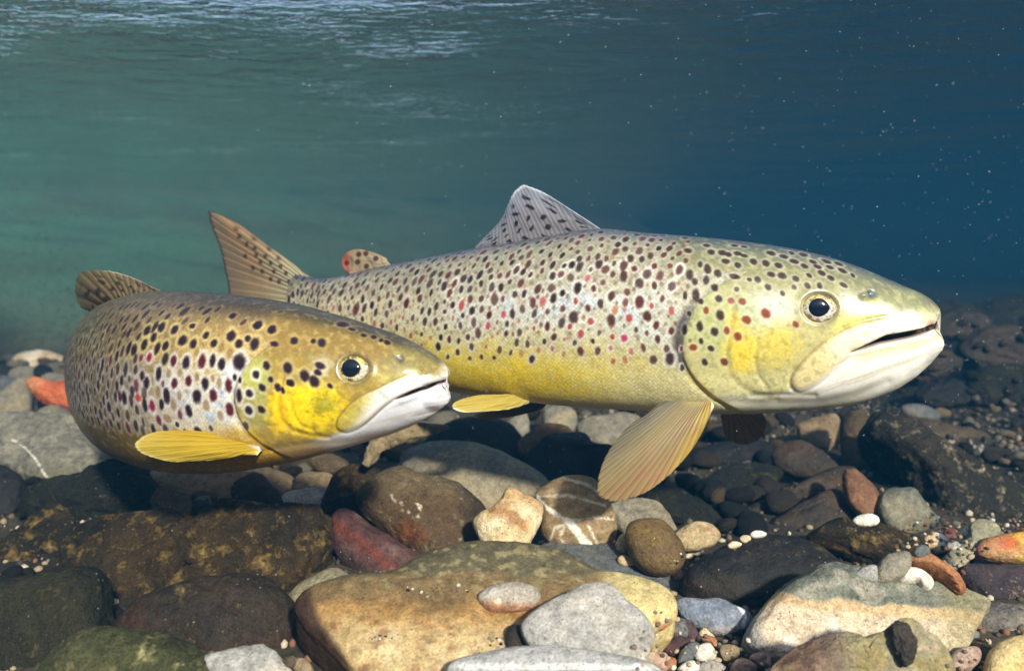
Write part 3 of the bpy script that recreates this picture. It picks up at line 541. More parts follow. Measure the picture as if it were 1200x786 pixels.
peb('bright white rounded pebble in the gravel pocket', 'K', [(545, 490), (580, 430), (650, 395), (700, 410), (745, 500), (720, 545), (600, 560)], M['white'])
peb('cream lumpy pebble above the bright white pebble', 'K', [(570, 350), (600, 290), (640, 265), (700, 310), (730, 345), (640, 360), (600, 385)], M['cream'])
peb('red-brown pebble behind the bright white pebble', 'K', [(610, 370), (650, 335), (710, 340), (750, 375), (745, 450), (700, 410)], M['rust'])
peb('tan square pebble beside the triangular slab\'s tip', 'K', [(110, 560), (130, 500), (190, 465), (300, 490), (330, 560), (310, 640), (200, 630)], M['pink'])
peb('brown pebble squeezed right of the tan square one', 'K', [(300, 545), (340, 520), (390, 545), (385, 620), (320, 640)], M['rust'])
peb('white pebble at the bottom edge of the gravel pocket', 'K', [(405, 635), (450, 580), (530, 555), (600, 580), (600, 640), (500, 670)], M['white'])
peb('grey banded pebble at the bottom edge of the gravel pocket', 'K', [(590, 640), (600, 580), (680, 550), (770, 570), (830, 620), (760, 670), (650, 670)], M['grey'])
peb('pinkish pebble at the bottom edge left of the cream-sided slab', 'K', [(880, 600), (920, 545), (1000, 535), (1080, 590), (1090, 650), (960, 680), (880, 650)], M['pink'])
peb('pink-brown pebble touching the cream-sided slab\'s left end', 'K', [(1030, 530), (1080, 490), (1160, 490), (1220, 520), (1220, 600), (1120, 590)], M['pink'])
peb('flat sandy brown pebble between white pebble and blue-grey stone', 'K', [(780, 480), (800, 420), (880, 410), (950, 450), (930, 530), (830, 560)], M['tan'], T=0.3)
peb('tiny cream pebble left of the dark oval stone', 'E', [(612, 640), (625, 605), (650, 590), (665, 630), (655, 670), (630, 665)], M['cream'])
peb('cream chip on the flat blue-grey slab', 'E', [(620, 700), (640, 682), (690, 700), (695, 720), (640, 722)], M['cream'])
peb('pinkish pebble at the dark oval stone\'s lower end', 'E', [(848, 765), (865, 742), (890, 745), (890, 775), (865, 785)], M['pink'])
peb('cream pebble under the rust-blotched pebble', 'E', [(885, 665), (905, 648), (940, 660), (935, 690), (900, 692)], M['cream'])
peb('tiny white pebble right of the rust-blotched pebble', 'E', [(930, 670), (945, 655), (975, 658), (982, 672), (955, 682)], M['white'])
peb('yellow pebble resting on the low black rock', 'H', [(56, 210), (70, 195), (96, 198), (102, 214), (76, 226)], M['cream'])
peb('white oblong pebble resting on the low black rock', 'H', [(98, 192), (118, 178), (150, 180), (168, 192), (140, 206), (110, 206)], M['white'])
peb('cream oblong pebble resting on the low black rock\'s left end', 'H', [(8, 236), (24, 222), (50, 222), (68, 232), (45, 246), (18, 248)], M['cream'])
peb('white flat pebble in front of the angular grey-green stone', 'G', [(492, 756), (515, 738), (560, 735), (582, 750), (575, 770), (520, 774)], M['white'], sub=5, T=0.45)
peb('grey-brown round pebble left of the white bean-shaped one', 'H', [(600, 340), (635, 282), (700, 262), (742, 275), (742, 330), (705, 370), (640, 388), (605, 375)], M['greyb'], sub=5)
peb('orange curved finger-shaped pebble on the gravel', 'H', [(716, 290), (735, 262), (765, 258), (850, 308), (930, 368), (962, 422), (925, 436), (880, 392), (790, 338), (730, 318)], M['rust'], sub=5, T=0.8)
peb('white bean-shaped pebble lying on the cream-sided slab', 'H', [(690, 358), (705, 328), (745, 324), (800, 345), (834, 382), (822, 414), (790, 408), (765, 388), (710, 388)], M['white'], sub=5, T=0.7)
peb('white and orange pebble before the angular grey-green stone', 'H', [(792, 222), (805, 195), (840, 186), (895, 212), (895, 255), (855, 268), (815, 250)], M['paint'], paint=p_half, sub=5)
peb('grey pebble right of the white and orange pebble', 'H', [(888, 240), (905, 215), (935, 225), (935, 250), (905, 258)], M['grey'])
peb('small red-brown pebble behind the white and orange pebble', 'H', [(876, 196), (885, 168), (915, 168), (930, 195), (905, 212)], M['maroon'])
peb('small white pebble beside the pale column stone', 'H', [(950, 185), (962, 162), (982, 162), (985, 190), (965, 204)], M['white'])
peb('grey pebble between mossy stone and orange finger-shaped pebble', 'H', [(755, 262), (775, 236), (808, 240), (822, 270), (780, 285)], M['slate'])
peb('pale grey pebble wedged behind the cream-sided slab', 'H', [(515, 355), (550, 325), (600, 315), (612, 345), (605, 385), (540, 372)], M['grey'])
peb('brown pebble right of the cream-sided slab at the bottom', 'H', [(896, 710), (935, 652), (1010, 643), (1025, 690), (985, 738), (920, 745)], M['pink'])
peb('tiny pebble by the pale grey stone corner at the bottom', 'D', [(170, 730), (180, 690), (215, 680), (250, 700), (268, 745), (220, 770)], M['tan'])
peb('tiny brown pebble before the dark boulder at the bottom', 'D', [(125, 700), (145, 676), (175, 680), (185, 710), (155, 730)], M['brown'])

# pale twisted piece of driftwood under the small trout's jaw
def tube(name, pts, rad, mat, n=120, m=20, seed=1, parent=None, bumpy=0.0):
    P = catmull(np.array(pts), n); r = np.interp(np.linspace(0, 1, n), np.linspace(0, 1, len(rad)), rad)
    Tn = np.gradient(P, axis=0); Tn /= np.linalg.norm(Tn, axis=1)[:, None]
    ref = np.array([0, -1.0, 0.25]); U = np.cross(Tn, ref); U /= np.linalg.norm(U, axis=1)[:, None]; Wv = np.cross(U, Tn)
    a = np.linspace(0, 2 * np.pi, m, endpoint=False)
    q = np.stack([np.broadcast_to(np.cos(a), (n, m)), np.broadcast_to(np.sin(a), (n, m)), np.broadcast_to(np.arange(n)[:, None] * 0.06, (n, m))], -1)
    rr = r[:, None] * (1 + bumpy * fbm(q * np.array([1.6, 1.6, 1.0]) + seed * 3.1, 3))
    V = P[:, None] + rr[..., None] * (np.cos(a)[None, :, None] * U[:, None] + np.sin(a)[None, :, None] * Wv[:, None] * 0.75)
    V = V.reshape(-1, 3); idx = np.arange(n * m).reshape(n, m); j = np.roll(idx, -1, 1)
    Q = np.stack([idx[:-1], idx[1:], j[1:], j[:-1]], -1).reshape(-1, 4)
    V[idx[0]] = P[0] + (V[idx[0]] - P[0]) * 0.05; V[idx[-1]] = P[-1] + (V[idx[-1]] - P[-1]) * 0.05
    return mesh_obj(name, V, Q, mat, parent)
wood = stone_mat('weathered_wood', (168, 150, 112), (120, 106, 78), (186, 170, 134), dots=0.2, crust=0.3, crustc=(104, 90, 60), bumpk=1.4, sc=1.5)
dw = tube('driftwood', [tuple(at(px, py, d)) for px, py, d in ((428, 546, .76), (436, 533, .77), (443, 521, .775), (455, 513, .785), (475, 507, .80), (498, 503, .815), (526, 500, .83))], [.0035, .0065, .0085, .0095, .010, .0075, .002], wood, bumpy=0.35)
tag(dw, 'pale twisted driftwood stick below the small trout\'s jaw', 'driftwood'); recentre(dw)

# ---- countable small pebbles, in groups
rng = random.Random(5)
PEBSHAPES = []
for k in range(8):
    Sv, Fv = ico(3); rs = np.random.RandomState(100 + k); sc = np.array([1, rs.uniform(.65, .95), rs.uniform(.5, .8)])
    Vv = Sv * (1 + 0.22 * fbm(Sv * 1.1 + 9 * k, 2))[:, None] * sc
    o = mesh_obj('pebble_shape', Vv, Fv); PEBSHAPES.append(o.data); COL.objects.unlink(o); bpy.data.objects.remove(o)
PM = [M['cream'], M['tan'], M['pink'], M['grey'], M['greyb'], M['rust'], M['white'], M['slate'], M['brown']]
_meshvar = {}
def small(name, label, cat, P, r, mat, group, flat=1.0):
    k = rng.randrange(8); key = (k, mat.name)
    if key not in _meshvar:
        me = PEBSHAPES[k].copy(); me.name = 'pebble'; me.materials.clear(); me.materials.append(mat); _meshvar[key] = me
    o = bpy.data.objects.new(name, _meshvar[key]); COL.objects.link(o)
    o.location = (float(P[0]), float(P[1]), float(P[2]) + r * 0.3); s = r * rng.uniform(.85, 1.15); o.scale = (s, s, s * flat)
    o.rotation_euler = (rng.uniform(-.4, .4), rng.uniform(-.4, .4), rng.uniform(0, 6.28))
    tag(o, label, cat, group); return o
CP_ = {'cream_pebble': 'cream', 'white_quartz': 'white', 'pink_grey_pebble': 'pinkish', 'tan_cobble': 'tan', 'pale_grey_limestone': 'light grey', 'mid_grey_slate': 'slate-grey', 'rusty_pebble': 'rust-coloured', 'dark_brown_cobble': 'dark brown'}
def inside(poly):
    xs = [p[0] for p in poly]; ys = [p[1] for p in poly]
    while True:
        x, y = rng.uniform(min(xs), max(xs)), rng.uniform(min(ys), max(ys))
        if poly_sd(np.array([x]), np.array([y]), poly)[0] > 0: return x, y
def scatter(poly, n, rpx, mats, name, label, cat, group, bedonly=False, gap=1.6):
    done = []; tries = 0
    while len(done) < n and tries < n * 25:
        tries += 1; x, y = inside(poly); r = rng.uniform(*rpx) * rng.uniform(.7, 1)
        if any((x - a) ** 2 + (y - b) ** 2 < (gap * .5 * (r + c)) ** 2 for a, b, c in done): continue
        P = hit(x, y)
        if bedonly and not ONBED[0] and P[2] > 0.012: continue
        done.append((x, y, r)); mt = rng.choice(mats); lb = label.replace('tiny', ('tiny ' if r < sum(rpx) / 2 * .85 else 'little ') + CP_[mt.name], 1).replace('small pink-tan', CP_[mt.name] + ' small'); small(name, lb, cat, P, r * P[1] / F, mt, group)
    return done
pale = [M['cream'], M['white'], M['pink'], M['tan'], M['grey'], M['cream']]
scatter([(742, 735), (770, 715), (800, 722), (870, 745), (895, 760), (905, 795), (750, 795), (735, 770)], 70, (2.2, 5.0), pale, 'pebble', 'tiny pebble in the gravel pocket beside the triangular slab', 'pebble', 'gravel pocket pebbles', gap=1.3)
scatter([(1045, 625), (1090, 600), (1130, 612), (1165, 600), (1200, 610), (1200, 630), (1140, 650), (1120, 690), (1080, 660), (1050, 660)], 90, (1.8, 5.0), pale + [M['slate'], M['rust']], 'pebble', 'tiny pebble in the gravel strip around the orange finger-shaped pebble', 'pebble', 'gravel strip pebbles', gap=1.4, bedonly=True)
scatter([(1110, 750), (1150, 745), (1170, 755), (1150, 790), (1105, 795)], 16, (2.2, 4.5), pale, 'pebble', 'tiny pebble between cream-sided slab and yellow-cream cobble', 'pebble', 'corner gravel pebbles')
scatter([(855, 745), (880, 765), (910, 790), (850, 795)], 8, (3, 6), [M['pink'], M['tan']], 'pebble', 'small pink-tan pebble at the cream-sided slab\'s left foot', 'pebble', 'slab foot pebbles')
# caddis-like crumbs on the golden slab
for cx, cy, n in ((450, 745, 9), (490, 694, 7), (537, 692, 5), (584, 752, 12), (800, 655, 6)):
    scatter([(cx - 13, cy - 6), (cx + 12, cy - 6), (cx + 12, cy + 6), (cx - 12, cy + 6)], n, (1.6, 3.2), [M['white'], M['cream'], M['grey'], M['dkbrown']], 'gravel_crumb', 'tiny gravel crumb lying on the large golden slab' if cx < 700 else 'tiny gravel crumb left of the low black rock', 'pebble', 'crumbs on the golden slab' if cx < 700 else 'crumbs by the black rock', gap=1.0)
# filler cobbles on the bed farther back
CW = {'grey_brown_cobble': 'grey-brown', 'mid_grey_slate': 'slate-grey', 'brown_cobble': 'warm brown', 'tan_cobble': 'tan', 'dark_brown_cobble': 'dark brown', 'near_black_stone': 'near-black', 'dark_algae_stone': 'green-black', 'algae_covered_stone': 'mossy'}
for zone, n, rpx, mats, label, grp in (
        ([(-20, 418), (90, 418), (90, 470), (-20, 500)], 22, (8, 20), [M['greyb'], M['slate'], M['brown'], M['tan'], M['greyb']], 'small cobble among the stones at the far left', 'far left cobbles'),
        ([(420, 480), (760, 478), (760, 545), (600, 545), (430, 540)], 46, (9, 22), [M['dkbrown'], M['black'], M['greyb'], M['brown'], M['mossd']], 'small cobble on the shaded bed below the large trout', 'shaded bed cobbles'),
        ([(760, 500), (1010, 480), (1010, 600), (800, 640), (760, 600)], 46, (9, 22), [M['dkbrown'], M['black'], M['mossd'], M['brown']], 'small cobble in the shade under the large trout\'s head', 'head shade cobbles'),
        ([(1040, 470), (1210, 470), (1210, 560), (1100, 520)], 34, (4, 12), [M['greyb'], M['dkbrown'], M['tan'], M['mossd']], 'small cobble in the gravel above the log-shaped rock', 'right bank cobbles'),
        ([(1000, 380), (1210, 368), (1210, 470), (1040, 470)], 46, (5, 13), [M['brown'], M['dkbrown'], M['moss'], M['mossd']], 'small stone on the dark ledge', 'ledge stones'),
        ([(130, 540), (400, 545), (400, 600), (200, 610)], 30, (7, 16), [M['dkbrown'], M['mossd'], M['brown'], M['greyb']], 'small cobble on the bed under the small trout', 'small trout shade cobbles'),
        ([(0, 560), (420, 600), (420, 700), (340, 780), (120, 780), (0, 700)], 14, (6, 13), [M['dkbrown'], M['black'], M['mossd']], 'small cobble wedged between the mossy lower left boulders', 'lower left cobbles')):
    done = 0; tries = 0
    while done < n and tries < n * 12:
        tries += 1; x, y = inside(zone); P = hit(x, y)
        if not ONBED[0] and 'ledge' not in grp: continue
        done += 1; r = rng.uniform(*rpx) * min(1.1, P[1]) / F
        mt = rng.choice(mats); big_ = 'small' if r * F / P[1] < sum(rpx) / 2 else 'fist-sized'; small('cobble', label.replace('small', big_ + ' ' + CW[mt.name], 1), 'stone', P, r, mt, grp, 0.8)

# ---- fine gravel nobody could count, spread over the bed
rs = np.random.RandomState(3); Sg, Fg = ico(1)
N = 9000; gy_ = 0.38 + 1.3 * rs.rand(N) ** 1.5; gx_ = (rs.rand(N) * 2 - 1) * (0.12 + 0.68 * gy_); gr = rs.uniform(.0012, .0042, N) * (1 + 0.5 * (gy_ > 1.0))
gz = bed_z(gx_, gy_) + gr * 0.2
V = (Sg[None] * (gr[:, None, None] * rs.uniform(.6, 1.3, (N, 1, 3))) + np.stack([gx_, gy_, gz], -1)[:, None]).reshape(-1, 3)
Fa = (Fg[None] + (np.arange(N) * len(Sg))[:, None, None]).reshape(-1, 3)
pal = lin(np.array([(150, 132, 100), (96, 84, 64), (70, 62, 50), (186, 172, 144), (112, 110, 104), (120, 84, 60), (54, 50, 42)]))
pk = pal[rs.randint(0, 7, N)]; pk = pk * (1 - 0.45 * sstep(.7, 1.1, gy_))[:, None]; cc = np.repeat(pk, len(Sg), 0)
gm, nt, bs = new_mat('fine_gravel'); ca = nt.nodes.new('ShaderNodeVertexColor'); ca.layer_name = 'Col'; nt.links.new(ca.outputs[0], bs.inputs['Base Color']); bs.inputs['Roughness'].default_value = 0.75
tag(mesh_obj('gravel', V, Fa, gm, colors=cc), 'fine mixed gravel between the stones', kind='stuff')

# ------------------------------------------------------------------ trout
def skin_mat(name, rough, scale_bump=0.5):
    m, nt, bs = new_mat(name)
    ca = nt.nodes.new('ShaderNodeVertexColor'); ca.layer_name = 'Col'
    uv = nt.nodes.new('ShaderNodeAttribute'); uv.attribute_name = 'skin_coord'
    vo = nt.nodes.new('ShaderNodeTexVoronoi'); vo.inputs['Scale'].default_value = 0.27; vo.inputs['Randomness'].default_value = 0.5
    mp = nt.nodes.new('ShaderNodeMapping'); mp.inputs['Scale'].default_value = (1.0, 1.0, 1.0); mp.inputs['Rotation'].default_value = (0, 0, 0.78)
    nt.links.new(uv.outputs['Vector'], mp.inputs[0]); nt.links.new(mp.outputs[0], vo.inputs['Vector'])
    n1 = noise_node(nt, uv.outputs['Vector'], 0.5, 3, 0.7)
    sp = nt.nodes.new('ShaderNodeSeparateColor'); nt.links.new(ca.outputs[0], sp.inputs[0])
    k = mixn(nt, ramp(nt, vo.outputs['Distance'], [(0.15, 1.0), (0.75, 0.0)]), (0.78, 0.77, 0.74, 1), (1.12, 1.12, 1.14, 1))
    sc = mixn(nt, ca.outputs['Alpha'], (1, 1, 1, 1), k)
    base = mixn(nt, 1.0, ca.outputs[0], sc, 'MULTIPLY')
    k2 = mixn(nt, n1, (0.92, 0.92, 0.92, 1), (1.08, 1.08, 1.08, 1))
    base = mixn(nt, 1.0, base, k2, 'MULTIPLY')
    nt.links.new(base, bs.inputs['Base Color'])
    nt.links.new(ramp(nt, n1, [(0.3, rough - 0.1), (0.7, rough + 0.1)]), bs.inputs['Roughness']); bs.inputs['Specular IOR Level'].default_value = 0.38; bs.inputs['Coat Weight'].default_value = 0.12; bs.inputs['Coat Roughness'].default_value = 0.22
    pass
    h = mathn(nt, 'MULTIPLY', vo.outputs['Distance'], ca.outputs['Alpha'])
    b1 = bump(nt, h, scale_bump, 0.0006)
    nt.links.new(bump(nt, n1, 0.08, 0.0006, b1), bs.inputs['Normal'])
    return m
def fin_mat(name):
    m, nt, bs = new_mat(name)
    ca = nt.nodes.new('ShaderNodeVertexColor'); ca.layer_name = 'Col'
    nt.links.new(ca.outputs[0], bs.inputs['Base Color']); bs.inputs['Roughness'].default_value = 0.42; bs.inputs['Specular IOR Level'].default_value = 0.3
    tl = nt.nodes.new('ShaderNodeBsdfTranslucent'); nt.links.new(ca.outputs[0], tl.inputs[0])
    mx = nt.nodes.new('ShaderNodeMixShader'); mx.inputs[0].default_value = 0.3
    tr = nt.nodes.new('ShaderNodeBsdfTransparent'); m2 = nt.nodes.new('ShaderNodeMixShader')
    nt.links.new(bs.outputs[0], mx.inputs[1]); nt.links.new(tl.outputs[0], mx.inputs[2])
    nt.links.new(ca.outputs['Alpha'], m2.inputs[0]); nt.links.new(tr.outputs[0], m2.inputs[1]); nt.links.new(mx.outputs[0], m2.inputs[2])
    nt.links.new(m2.outputs[0], nt.nodes['Material Output'].inputs[0])
    return m
FIN = fin_mat('fin_membrane')
def gloss_mat(name, rough=0.05):
    m, nt, bs = new_mat(name); ca = nt.nodes.new('ShaderNodeVertexColor'); ca.layer_name = 'Col'
    nt.links.new(ca.outputs[0], bs.inputs['Base Color']); bs.inputs['Roughness'].default_value = rough; bs.inputs['Coat Weight'].default_value = 0.5; bs.inputs['Coat Roughness'].default_value = 0.03
    return m
EYE = gloss_mat('eye_cornea', 0.12)
PUP = new_mat('pupil_black')[0]; _b = PUP.node_tree.nodes['Principled BSDF']; _b.inputs['Base Color'].default_value = (0.006, 0.009, 0.018, 1); _b.inputs['Roughness'].default_value = 0.08

class Body:
    """lofted trout body; keeps its grid so that spots, eyes and fins can be set on it"""
    def __init__(s, st, nu, nn, nf, scale_d, sect=0.86):
        st = np.array(st, float)
        pw = np.concatenate([[0], np.cumsum(np.hypot(np.diff(st[:, 0]), np.diff(st[:, 3]) * 900) + 6)])
        dense = catmull(np.column_stack([st, pw]), 4000)
        w = dense[:, 5]; w = np.maximum.accumulate(w)
        t = np.linspace(0, 1, nu); t = 0.55 * t + 0.45 * t ** 1.6           # finer rings at the head
        q = np.stack([np.interp(t * w[-1], w, dense[:, k]) for k in range(5)], -1)
        px, yt, yb, dd, hw = q.T
        top, bot = at(px, yt, dd), at(px, yb, dd)
        C = (top + bot) / 2; up = top - bot; H = np.linalg.norm(up, axis=1) / 2; up /= (2 * H)[:, None]
        T = -np.gradient(C, axis=0)
        kern = np.ones(9) / 9
        Tp = np.vstack([np.repeat(T[:1], 4, 0), T, np.repeat(T[-1:], 4, 0)])
        T = np.stack([np.convolve(Tp[:, k], kern, 'valid') for k in range(3)], -1)
        T[:, 2] = 0; T /= np.linalg.norm(T, axis=1)[:, None] + 1e-12
        side = np.cross(T, np.array([0, 0, 1.0])); side /= np.linalg.norm(side, axis=1)[:, None]
        s.C, s.up, s.side, s.T, s.H, s.hw = C, up, side, T, H, np.maximum(hw, 0.0005)
        vn = np.linspace(0, np.pi, nn); vf = np.linspace(np.pi, 2 * np.pi, nf + 2)[1:-1]
        v = np.concatenate([vn, vf]); s.nn = nn; s.nu, s.nv = nu, len(v)
        s.sgn = np.where(v <= np.pi, 1.0, -1.0); vm = np.where(v <= np.pi, v, 2 * np.pi - v)
        s.vm = vm
        s.zz = H[:, None] * np.cos(vm)[None]; s.ww = s.hw[:, None] * (np.sin(vm) ** sect)[None]
        near = C[:, None] + up[:, None] * s.zz[..., None] + side[:, None] * s.ww[..., None]
        s.near = near; s.X, s.Y = project(near); s.Xm, s.Ym = project(C[:, None] + up[:, None] * s.zz[..., None])
        s.k = F / scale_d
        arc = np.concatenate([[0], np.cumsum(np.linalg.norm(np.diff(near[:, nn // 2], axis=0), axis=1))]) * s.k
        ring = np.linalg.norm(np.diff(near[:, :nn], axis=1), axis=2); vv = np.concatenate([np.zeros((nu, 1)), np.cumsum(ring, 1)], 1) * s.k
        full = np.zeros((nu, s.nv))
        for i in range(nu): full[i] = np.interp(vm, vn, vv[i])
        s.V = full; s.U = np.broadcast_to(arc[:, None], full.shape).copy(); s.tt = full / (vv[:, -1:] + 1e-9)
        s.disp = np.zeros_like(full); s.back = np.zeros_like(full); s.inw = np.zeros_like(full)
        nse = np.stack([s.U / 40, s.V / 40, 0 * s.U], -1)
        s.n1 = fbm(nse, 3); s.n2 = fbm(nse * 5 + 7, 3); s.n3 = fbm(nse * 14 + 3, 2)
    def find(s, x, y):
        d = (s.X[:, :s.nn] - x) ** 2 + (s.Y[:, :s.nn] - y) ** 2
        i = np.unravel_index(np.argmin(d), d.shape); return i
    def spots(s, lst):
        """lst of (U, V, rU, rV, slant, colour, halo colour, halo strength, strength)"""
        for pas in (0, 1):
         for (u, v, ru, rv, sl, col, hc, hs, st) in lst:
            r = max(ru, rv) * 2.3
            i0, i1 = np.searchsorted(s.U[:, 0], [u - r, u + r])
            if i1 <= i0: continue
            dU = s.U[i0:i1] - u; dV = s.V[i0:i1] - v
            a = dU * math.cos(sl) + dV * math.sin(sl); b = -dU * math.sin(sl) + dV * math.cos(sl)
            q = np.sqrt((a / ru) ** 2 + (b / rv) ** 2) + 0.16 * s.n2[i0:i1] + 0.10 * s.n3[i0:i1]
            if hs > 0 and pas == 0: s.col[i0:i1] = mixc(s.col[i0:i1], hc, sstep(2.0, 1.15, q) * hs)
            if pas == 1: s.col[i0:i1] = mixc(s.col[i0:i1], col, sstep(1.28, 0.62, q) * st)
    def build(s, name, mat, parent, scale_amount):
        ww = s.ww * (1 - s.inw) + s.disp
        P = s.C[:, None] + s.up[:, None] * s.zz[..., None] + s.side[:, None] * (s.sgn[None] * ww)[..., None] - s.T[:, None] * s.back[..., None]
        nu, nv = s.nu, s.nv; V = P.reshape(-1, 3); idx = np.arange(nu * nv).reshape(nu, nv); j = np.roll(idx, -1, 1)
        Q = np.stack([idx[:-1], idx[1:], j[1:], j[:-1]], -1).reshape(-1, 4)
        V = np.vstack([V, P[0].mean(0), P[-1].mean(0)]); n0 = nu * nv
        caps = np.concatenate([np.stack([np.full(nv, n0), idx[0], j[0], j[0]], -1), np.stack([np.full(nv, n0 + 1), j[-1], idx[-1], idx[-1]], -1)])
        col = lin(np.clip(s.col, 0, 255)).reshape(-1, 3); sa = np.clip(scale_amount, 0, 1).reshape(-1, 1)
        col = np.hstack([col, sa]); col = np.vstack([col, col[idx[0]].mean(0), col[idx[-1]].mean(0)])
        uv = np.stack([s.U, s.V, 0 * s.U], -1).reshape(-1, 3); uv = np.vstack([uv, uv[:1], uv[-1:]])
        tri = np.vstack([Q[:, [0, 1, 2]], Q[:, [0, 2, 3]], caps[:, :3]])
        return mesh_obj(name, V - np.array(parent.location), tri, mat, parent, colors=col, attrs={'skin_coord': uv})
    def eye(s, x, y, R, pr, parent, style, squash=0.95, off=(0, 0), bulge=0.5):
        for far in (1, -1):
            i, jx = s.find(x, y)
            c = s.near[i, jx]; n = np.cross(s.near[i + 3, jx] - s.near[i - 3, jx], s.near[i, jx + 3] - s.near[i, jx - 3]); n /= np.linalg.norm(n)
            if n @ s.side[i] < 0: n = -n
            n = n * 0.75 + s.side[i] * 0.25; n /= np.linalg.norm(n)
            if far < 0:
                sd_ = s.side[i]; c = c - 2 * ((c - s.C[i]) @ sd_) * sd_; n = n - 2 * (n @ sd_) * sd_
            dist = c[1]; Rm = R * dist / F; pm = pr * dist / F
            e1 = s.T[i] - (s.T[i] @ n) * n; e1 /= np.linalg.norm(e1); e2 = np.cross(n, e1) * (1 if far > 0 else -1)
            if e2[2] < 0: e2 = -e2
            def dome(nm, rad, hgt, base, mat, par, colf, ox=0.0, oy=0.0, sq=1.0):
                nr, na = 26, 64; r = np.linspace(0, 1, nr)[:, None]; a = np.linspace(0, 2 * np.pi, na, endpoint=False)[None]
                lx = rad * r * np.cos(a) * (1 + 0.12 * (np.cos(a) > 0) * np.abs(np.cos(a)) ** 3) + ox; ly = rad * sq * r * np.sin(a) + oy; lz = base + hgt * np.sqrt(np.maximum(0, 1 - r ** 2 * 0.98)) + 0 * a
                Pd = c + lx[..., None] * e1 + ly[..., None] * e2 + lz[..., None] * n
                idx = np.arange(nr * na).reshape(nr, na); j = np.roll(idx, -1, 1)
                Q = np.stack([idx[:-1], idx[1:], j[1:], j[:-1]], -1).reshape(-1, 4); tri = np.vstack([Q[:, [0, 1, 2]], Q[:, [0, 2, 3]]])
                if far < 0: pass
                cc = colf(np.broadcast_to(r, (nr, na)), np.broadcast_to(a, (nr, na)))
                return mesh_obj(nm, Pd.reshape(-1, 3) - np.array(root_loc(par)), tri, mat, par, colors=lin(np.clip(cc, 0, 255)).reshape(-1, 3))
            eo = dome('eye', Rm, Rm * bulge, -Rm * 0.22, EYE, parent, style, sq=squash)
            o2 = (off[0] * dist / F, off[1] * dist / F)
            dome('pupil', pm, pm * 0.30, Rm * (bulge - 0.22) - pm * 0.09, PUP, eo, lambda r, a: np.zeros(r.shape + (3,)), ox=o2[0], oy=o2[1])
def root_loc(o):
    p = np.zeros(3)
    while o: p = p + np.array(o.location); o = o.parent
    return p

def fin(name, parent, base, edge, colf, nu=150, nv=60, th=(0.0016, 0.0003), rays=26, ray_amp=0.00035, rag=0.03, bow=0.0, eu=None, seed=1, label=None):
    """membrane between a base line and an outer edge, points (px, py, depth)"""
    base = catmull(at(*np.array(base, float).T), nu); E = at(*np.array(edge, float).T)
    if eu is None:
        L = np.concatenate([[0], np.cumsum(np.linalg.norm(np.diff(E, axis=0), axis=1))]); eu = L / L[-1]
    Ed = catmull(E, 800); te = np.interp(np.linspace(0, len(E) - 1, 800), np.arange(len(E)), eu)
    u = np.linspace(0, 1, nu); Ee = np.stack([np.interp(u, te, Ed[:, k]) for k in range(3)], -1)
    v = np.linspace(0, 1, nv)[None, :, None]
    rn = fbm(np.stack([u * 60 + seed, 0 * u, 0 * u], -1), 2)
    vv = v * (1 - rag * np.abs(rn))[:, None, None]
    P = base[:, None] * (1 - vv) + Ee[:, None] * vv
    du = np.gradient(P, axis=0); dv = np.gradient(P, axis=1); n = np.cross(du, dv); n /= np.linalg.norm(n, axis=2)[..., None] + 1e-12
    if (n[..., 1].mean()) > 0: n = -n                                   # towards the lens
    P = P + n * (bow * np.sin(np.pi * v ** 0.8))
    ph = u * rays * 2 * np.pi
    spread = np.sin(ph)[:, None] * (1 - v[0, :, 0] * 0.3)[None] + 0.5 * np.sin(2 * ph + 1)[:, None] * v[0, :, 0][None]
    P = P + n * (0.0012 * fbm(np.stack([np.broadcast_to(u[:, None] * 5, (nu, nv)), np.broadcast_to(v[0, :, 0][None] * 2, (nu, nv)), np.full((nu, nv), seed * 2.7)], -1), 2))[..., None]
    t = (th[0] + (th[1] - th[0]) * v) * np.minimum(1, np.minimum(u, 1 - u) * 12 + 0.25)[:, None, None]
    amp = (ray_amp * spread)[..., None]
    A = P + n * (t + amp); Bk = P - n * (t + 0 * amp)
    U2 = np.broadcast_to(u[:, None], (nu, nv)); V2 = np.broadcast_to(v[0, :, 0][None], (nu, nv))
    X, Y = project(P); c = colf(U2, V2, spread, X, Y, fbm(np.stack([U2 * 12, V2 * 6, 0 * U2 + seed], -1), 3))
    if c.shape[-1] == 3: c = np.concatenate([c, np.full(c.shape[:-1] + (1,), 245.0)], -1)
    cl = np.concatenate([lin(np.clip(c[..., :3], 0, 255)), np.clip(c[..., 3:] / 255, 0, 1)], -1).reshape(-1, 4)
    n0 = nu * nv; idx = np.arange(n0).reshape(nu, nv)
    Q = np.stack([idx[:-1, :-1], idx[1:, :-1], idx[1:, 1:], idx[:-1, 1:]], -1).reshape(-1, 4)
    ring = np.concatenate([idx[0, :], idx[1:, -1], idx[-1, -2::-1], idx[-2:0:-1, 0]]); r2 = np.roll(ring, -1)
    Qs = np.stack([ring, r2, r2 + n0, ring + n0], -1)
    V = np.vstack([A.reshape(-1, 3), Bk.reshape(-1, 3)]) - np.array(root_loc(parent))
    o = mesh_obj(name, V, np.vstack([Q, Q[:, ::-1] + n0, Qs]), FIN, parent, colors=np.vstack([cl, cl]))
    if label: o['label'] = label
    return o
def const(c, sh): return np.tile(np.asarray(c, float), sh + (1,))

DARK, DKB, RED, RDB, BRN = (44, 27, 24), (62, 40, 28), (168, 52, 44), (104, 40, 34), (122, 84, 48)

